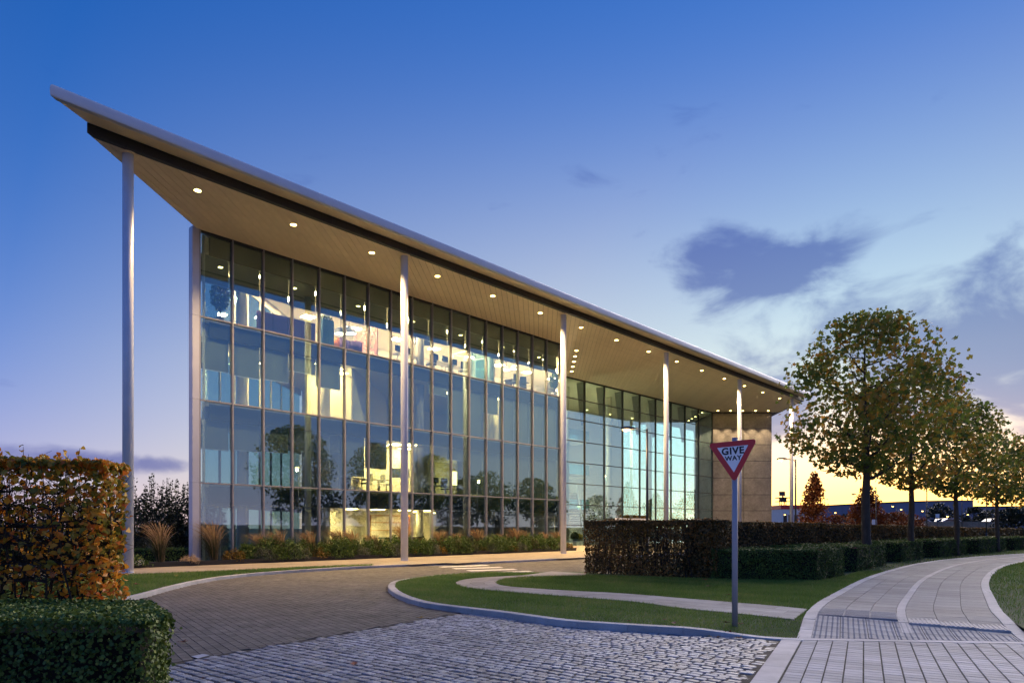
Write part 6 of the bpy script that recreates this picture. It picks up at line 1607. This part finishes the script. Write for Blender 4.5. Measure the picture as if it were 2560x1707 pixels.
piece(o, 'frame', M['desk'], (-1.1, 1.1, -.9, -.82, 2.0, 2.1), (-1.1, 1.1, .82, .9, 2.0, 2.1), (-1.1, -1.02, -.9, .9, 2.02, 2.1), (1.02, 1.1, -.9, .9, 2.02, 2.1), (-1.1, -1.02, -.9, -.82, 0, 2), (1.02, 1.1, -.9, -.82, 0, 2), (-1.1, -1.02, .82, .9, 0, 2), (1.02, 1.1, .82, .9, 0, 2)); piece(o, 'side_panel', M['teal'], (1.03, 1.06, -.82, .82, .02, 1.98)); piece(o, 'glass_wall', M['glass_side'], (-1.02, 1.02, -.87, -.85, .02, 2.0))
p = behind(1058, 2.2); o = thing('hanging_screen', (p.x, p.y, 12.9), 'dark display screen hung from the top floor ceiling', 'screen', None, ra - .5); piece(o, 'panel', M['screen'], (-.55, .55, -.04, .04, 0, .68)); piece(o, 'hanger', M['dark'], (-.03, .03, -.03, .03, .68, CEIL[3] - 12.9))
p = behind(1290, 1.8); o = thing('meeting_table', (p.x, p.y, Z3), 'meeting table under the small round pendant lamps', 'table', None, ra); piece(o, 'top', M['navy'], (-.9, .9, -.45, .45, .71, .75)); 
for sx in (-.75, .75): piece(o, 'leg', M['dark'], (sx - .04, sx + .04, -.3, .3, 0, .71))
chair(behind(1284, 1.1), Z3, ra + 3.1, M['navy'], 'navy chair at the meeting table under the round pendants'); chair(behind(1307, 1.3), Z3, ra + 2.4, M['navy'], 'second navy chair at the meeting table, beside the blank white wall')
# first floor
desk(behind(885, 1.5), Z1, ra, 'white desk in the lit first-floor room', 1)
p = behind(947, 1.6); o = thing('meeting_table', (p.x, p.y, Z1), 'small table between two chairs in the lit first-floor room', 'table', None, ra); piece(o, 'top', M['navy'], (-.55, .55, -.35, .35, .71, .74)); piece(o, 'leg', M['dark'], (-.06, .06, -.06, .06, .02, .71)); piece(o, 'foot', M['dark'], (-.3, .3, -.25, .25, 0, .02))
chair(behind(917, 1.5), Z1, ra - 1.5, M['navy'], 'navy chair left of the small first-floor table'); chair(behind(966, 1.6), Z1, ra + 1.5, M['navy'], 'navy chair right of the small first-floor table'); chair(behind(872, 1.3), Z1, ra + .6, M['navy'], 'navy chair tucked at the first-floor desk')
chair(behind(1115, 3.0), Z1, ra, M['navy'], 'navy chair in the dark first-floor room with yellow inner windows'); desk(behind(1100, 4.0), Z1, ra, 'white desk in the dark first-floor room with yellow inner windows', 2)
p = behind(962, 1.2); o = thing('wall_board', (*behind(1000, 2.4), Z1 + 1.0), 'dark noticeboard on the wall of the lit first-floor room', 'board', None, R(2.35) + .4); piece(o, 'panel', M['navy'], (-.6, .6, -.03, .03, 0, .55)); piece(o, 'frame', M['steel'], (-.63, .63, -.02, .04, -.03, 0), (-.63, .63, -.02, .04, .55, .58))
# ground floor
p = behind(985, 1.6); o = thing('service_counter', (p.x, p.y, .02), 'long dark service counter in the lit ground-floor room', 'counter', None, ra); piece(o, 'top', M['dark'], (-1.9, 1.9, -.4, .4, .98, 1.04)); 
for i in range(4): piece(o, 'front_panel', M['wood'], (-1.85 + .93 * i, -.94 + .93 * i, -.34, -.30, .04, .97))
piece(o, 'carcass', M['dark'], (-1.85, 1.85, -.30, .35, 0, .98))
p = behind(975, 5.5); o = thing('shelf_unit', (p.x, p.y, .02), 'tall lit shelf unit behind the ground-floor counter', 'shelf', None, ra); piece(o, 'back', M['white'], (-1.6, 1.6, .18, .2, 0, 2.4))
for z in (.4, .9, 1.4, 1.9, 2.35): piece(o, 'shelf', M['wood'], (-1.6, 1.6, -.15, .18, z, z + .04))
for sx in (-1.6, 1.56): piece(o, 'side', M['wood'], (sx, sx + .04, -.15, .2, 0, 2.4))
# atrium
def stair(p, rz, n, z0, label, w=1.5, rise=.175, go=.28):
    o = thing('open_stair', (p.x, p.y, z0), label, 'stair', None, rz)
    for i in range(n): piece(o, 'tread', M['dark'], (-w / 2, w / 2, i * go, i * go + .29, (i + 1) * rise - .05, (i + 1) * rise))
    for sx in (-w / 2 - .05, w / 2):
        mb = MB(); mb.add([(sx, 0, 0), (sx, n * go, n * rise), (sx, n * go, n * rise - .3), (sx, 0, -.02), (sx + .05, 0, 0), (sx + .05, n * go, n * rise), (sx + .05, n * go, n * rise - .3), (sx + .05, 0, -.02)], [(3, 2, 1, 0), (4, 5, 6, 7), (0, 1, 5, 4), (2, 3, 7, 6)]); link_mesh('stringer', mb.mesh('stringer'), M['dark'], o)
        hr = MB().tube([(sx, 0, 1.0), (sx, n * go, n * rise + 1.0)], .03, 6)
        for k in range(0, n + 1, 3): hr.tube([(sx, k * go, k * rise), (sx, k * go, k * rise + 1.0)], .015, 5)
        link_mesh('handrail', hr.mesh('handrail'), M['steel'], o)
stair(behind_a(1482, 3.0), R(0), 20, 0, 'open dark steel stair rising inside the atrium, right of the other stair'); stair(behind_a(1436, 5.5), R(0), 21, 1.6, 'upper dark steel stair inside the atrium next to the office block')
for x, w, lb in ((1566, 2.0, 'wide orange timber reception unit in the atrium'), (1606, 1.2, 'narrow orange timber reception unit with square openings in the atrium')):
    p = behind_a(x, 3.0); o = thing('reception_unit', (p.x, p.y, 0.01), lb, 'unit', None, 0); piece(o, 'body', M['wood'], (-w / 2, w / 2, -.3, .3, 0, 2.9)); piece(o, 'plinth', M['dark'], (-w / 2 + .03, w / 2 - .03, -.34, -.3, 0, .1))
    for i in range(3):
        for j in range(2): piece(o, 'niche', M['yellow'], (-w / 2 + .15 + j * w * .45, -w / 2 + .15 + j * w * .45 + w * .3, -.315, -.302, .5 + i * .8, 1.0 + i * .8))
p = behind_a(1553, -.0); 
cn = thing('entrance_canopy', (*at_px(A0, AD, 1553), 2.35), 'dark flat canopy over the atrium entrance doors', 'canopy', None, math.atan2(AD.y, AD.x)); piece(cn, 'slab', M['dark'], (-2.8, 2.8, -1.3, -.12, 0, .16)); piece(cn, 'edge_trim', M['steel'], (-2.82, 2.82, -1.33, -1.3, .0, .16))
potted(behind_a(1690, 2.0), .01, 2.6, 'green potted palm inside the atrium near the concrete wall', 1.0, True); potted(behind_a(1652, 2.5), .01, 2.2, 'smaller green potted palm inside the atrium', .7, True)
chair(behind_a(1450, 1.5), .01, .6, M['yellow'], 'yellow tub chair inside the atrium beside the office block', True); potted(behind_a(1437, 1.6), .01, 1.2, 'low green potted plant beside the yellow tub chair', .35)
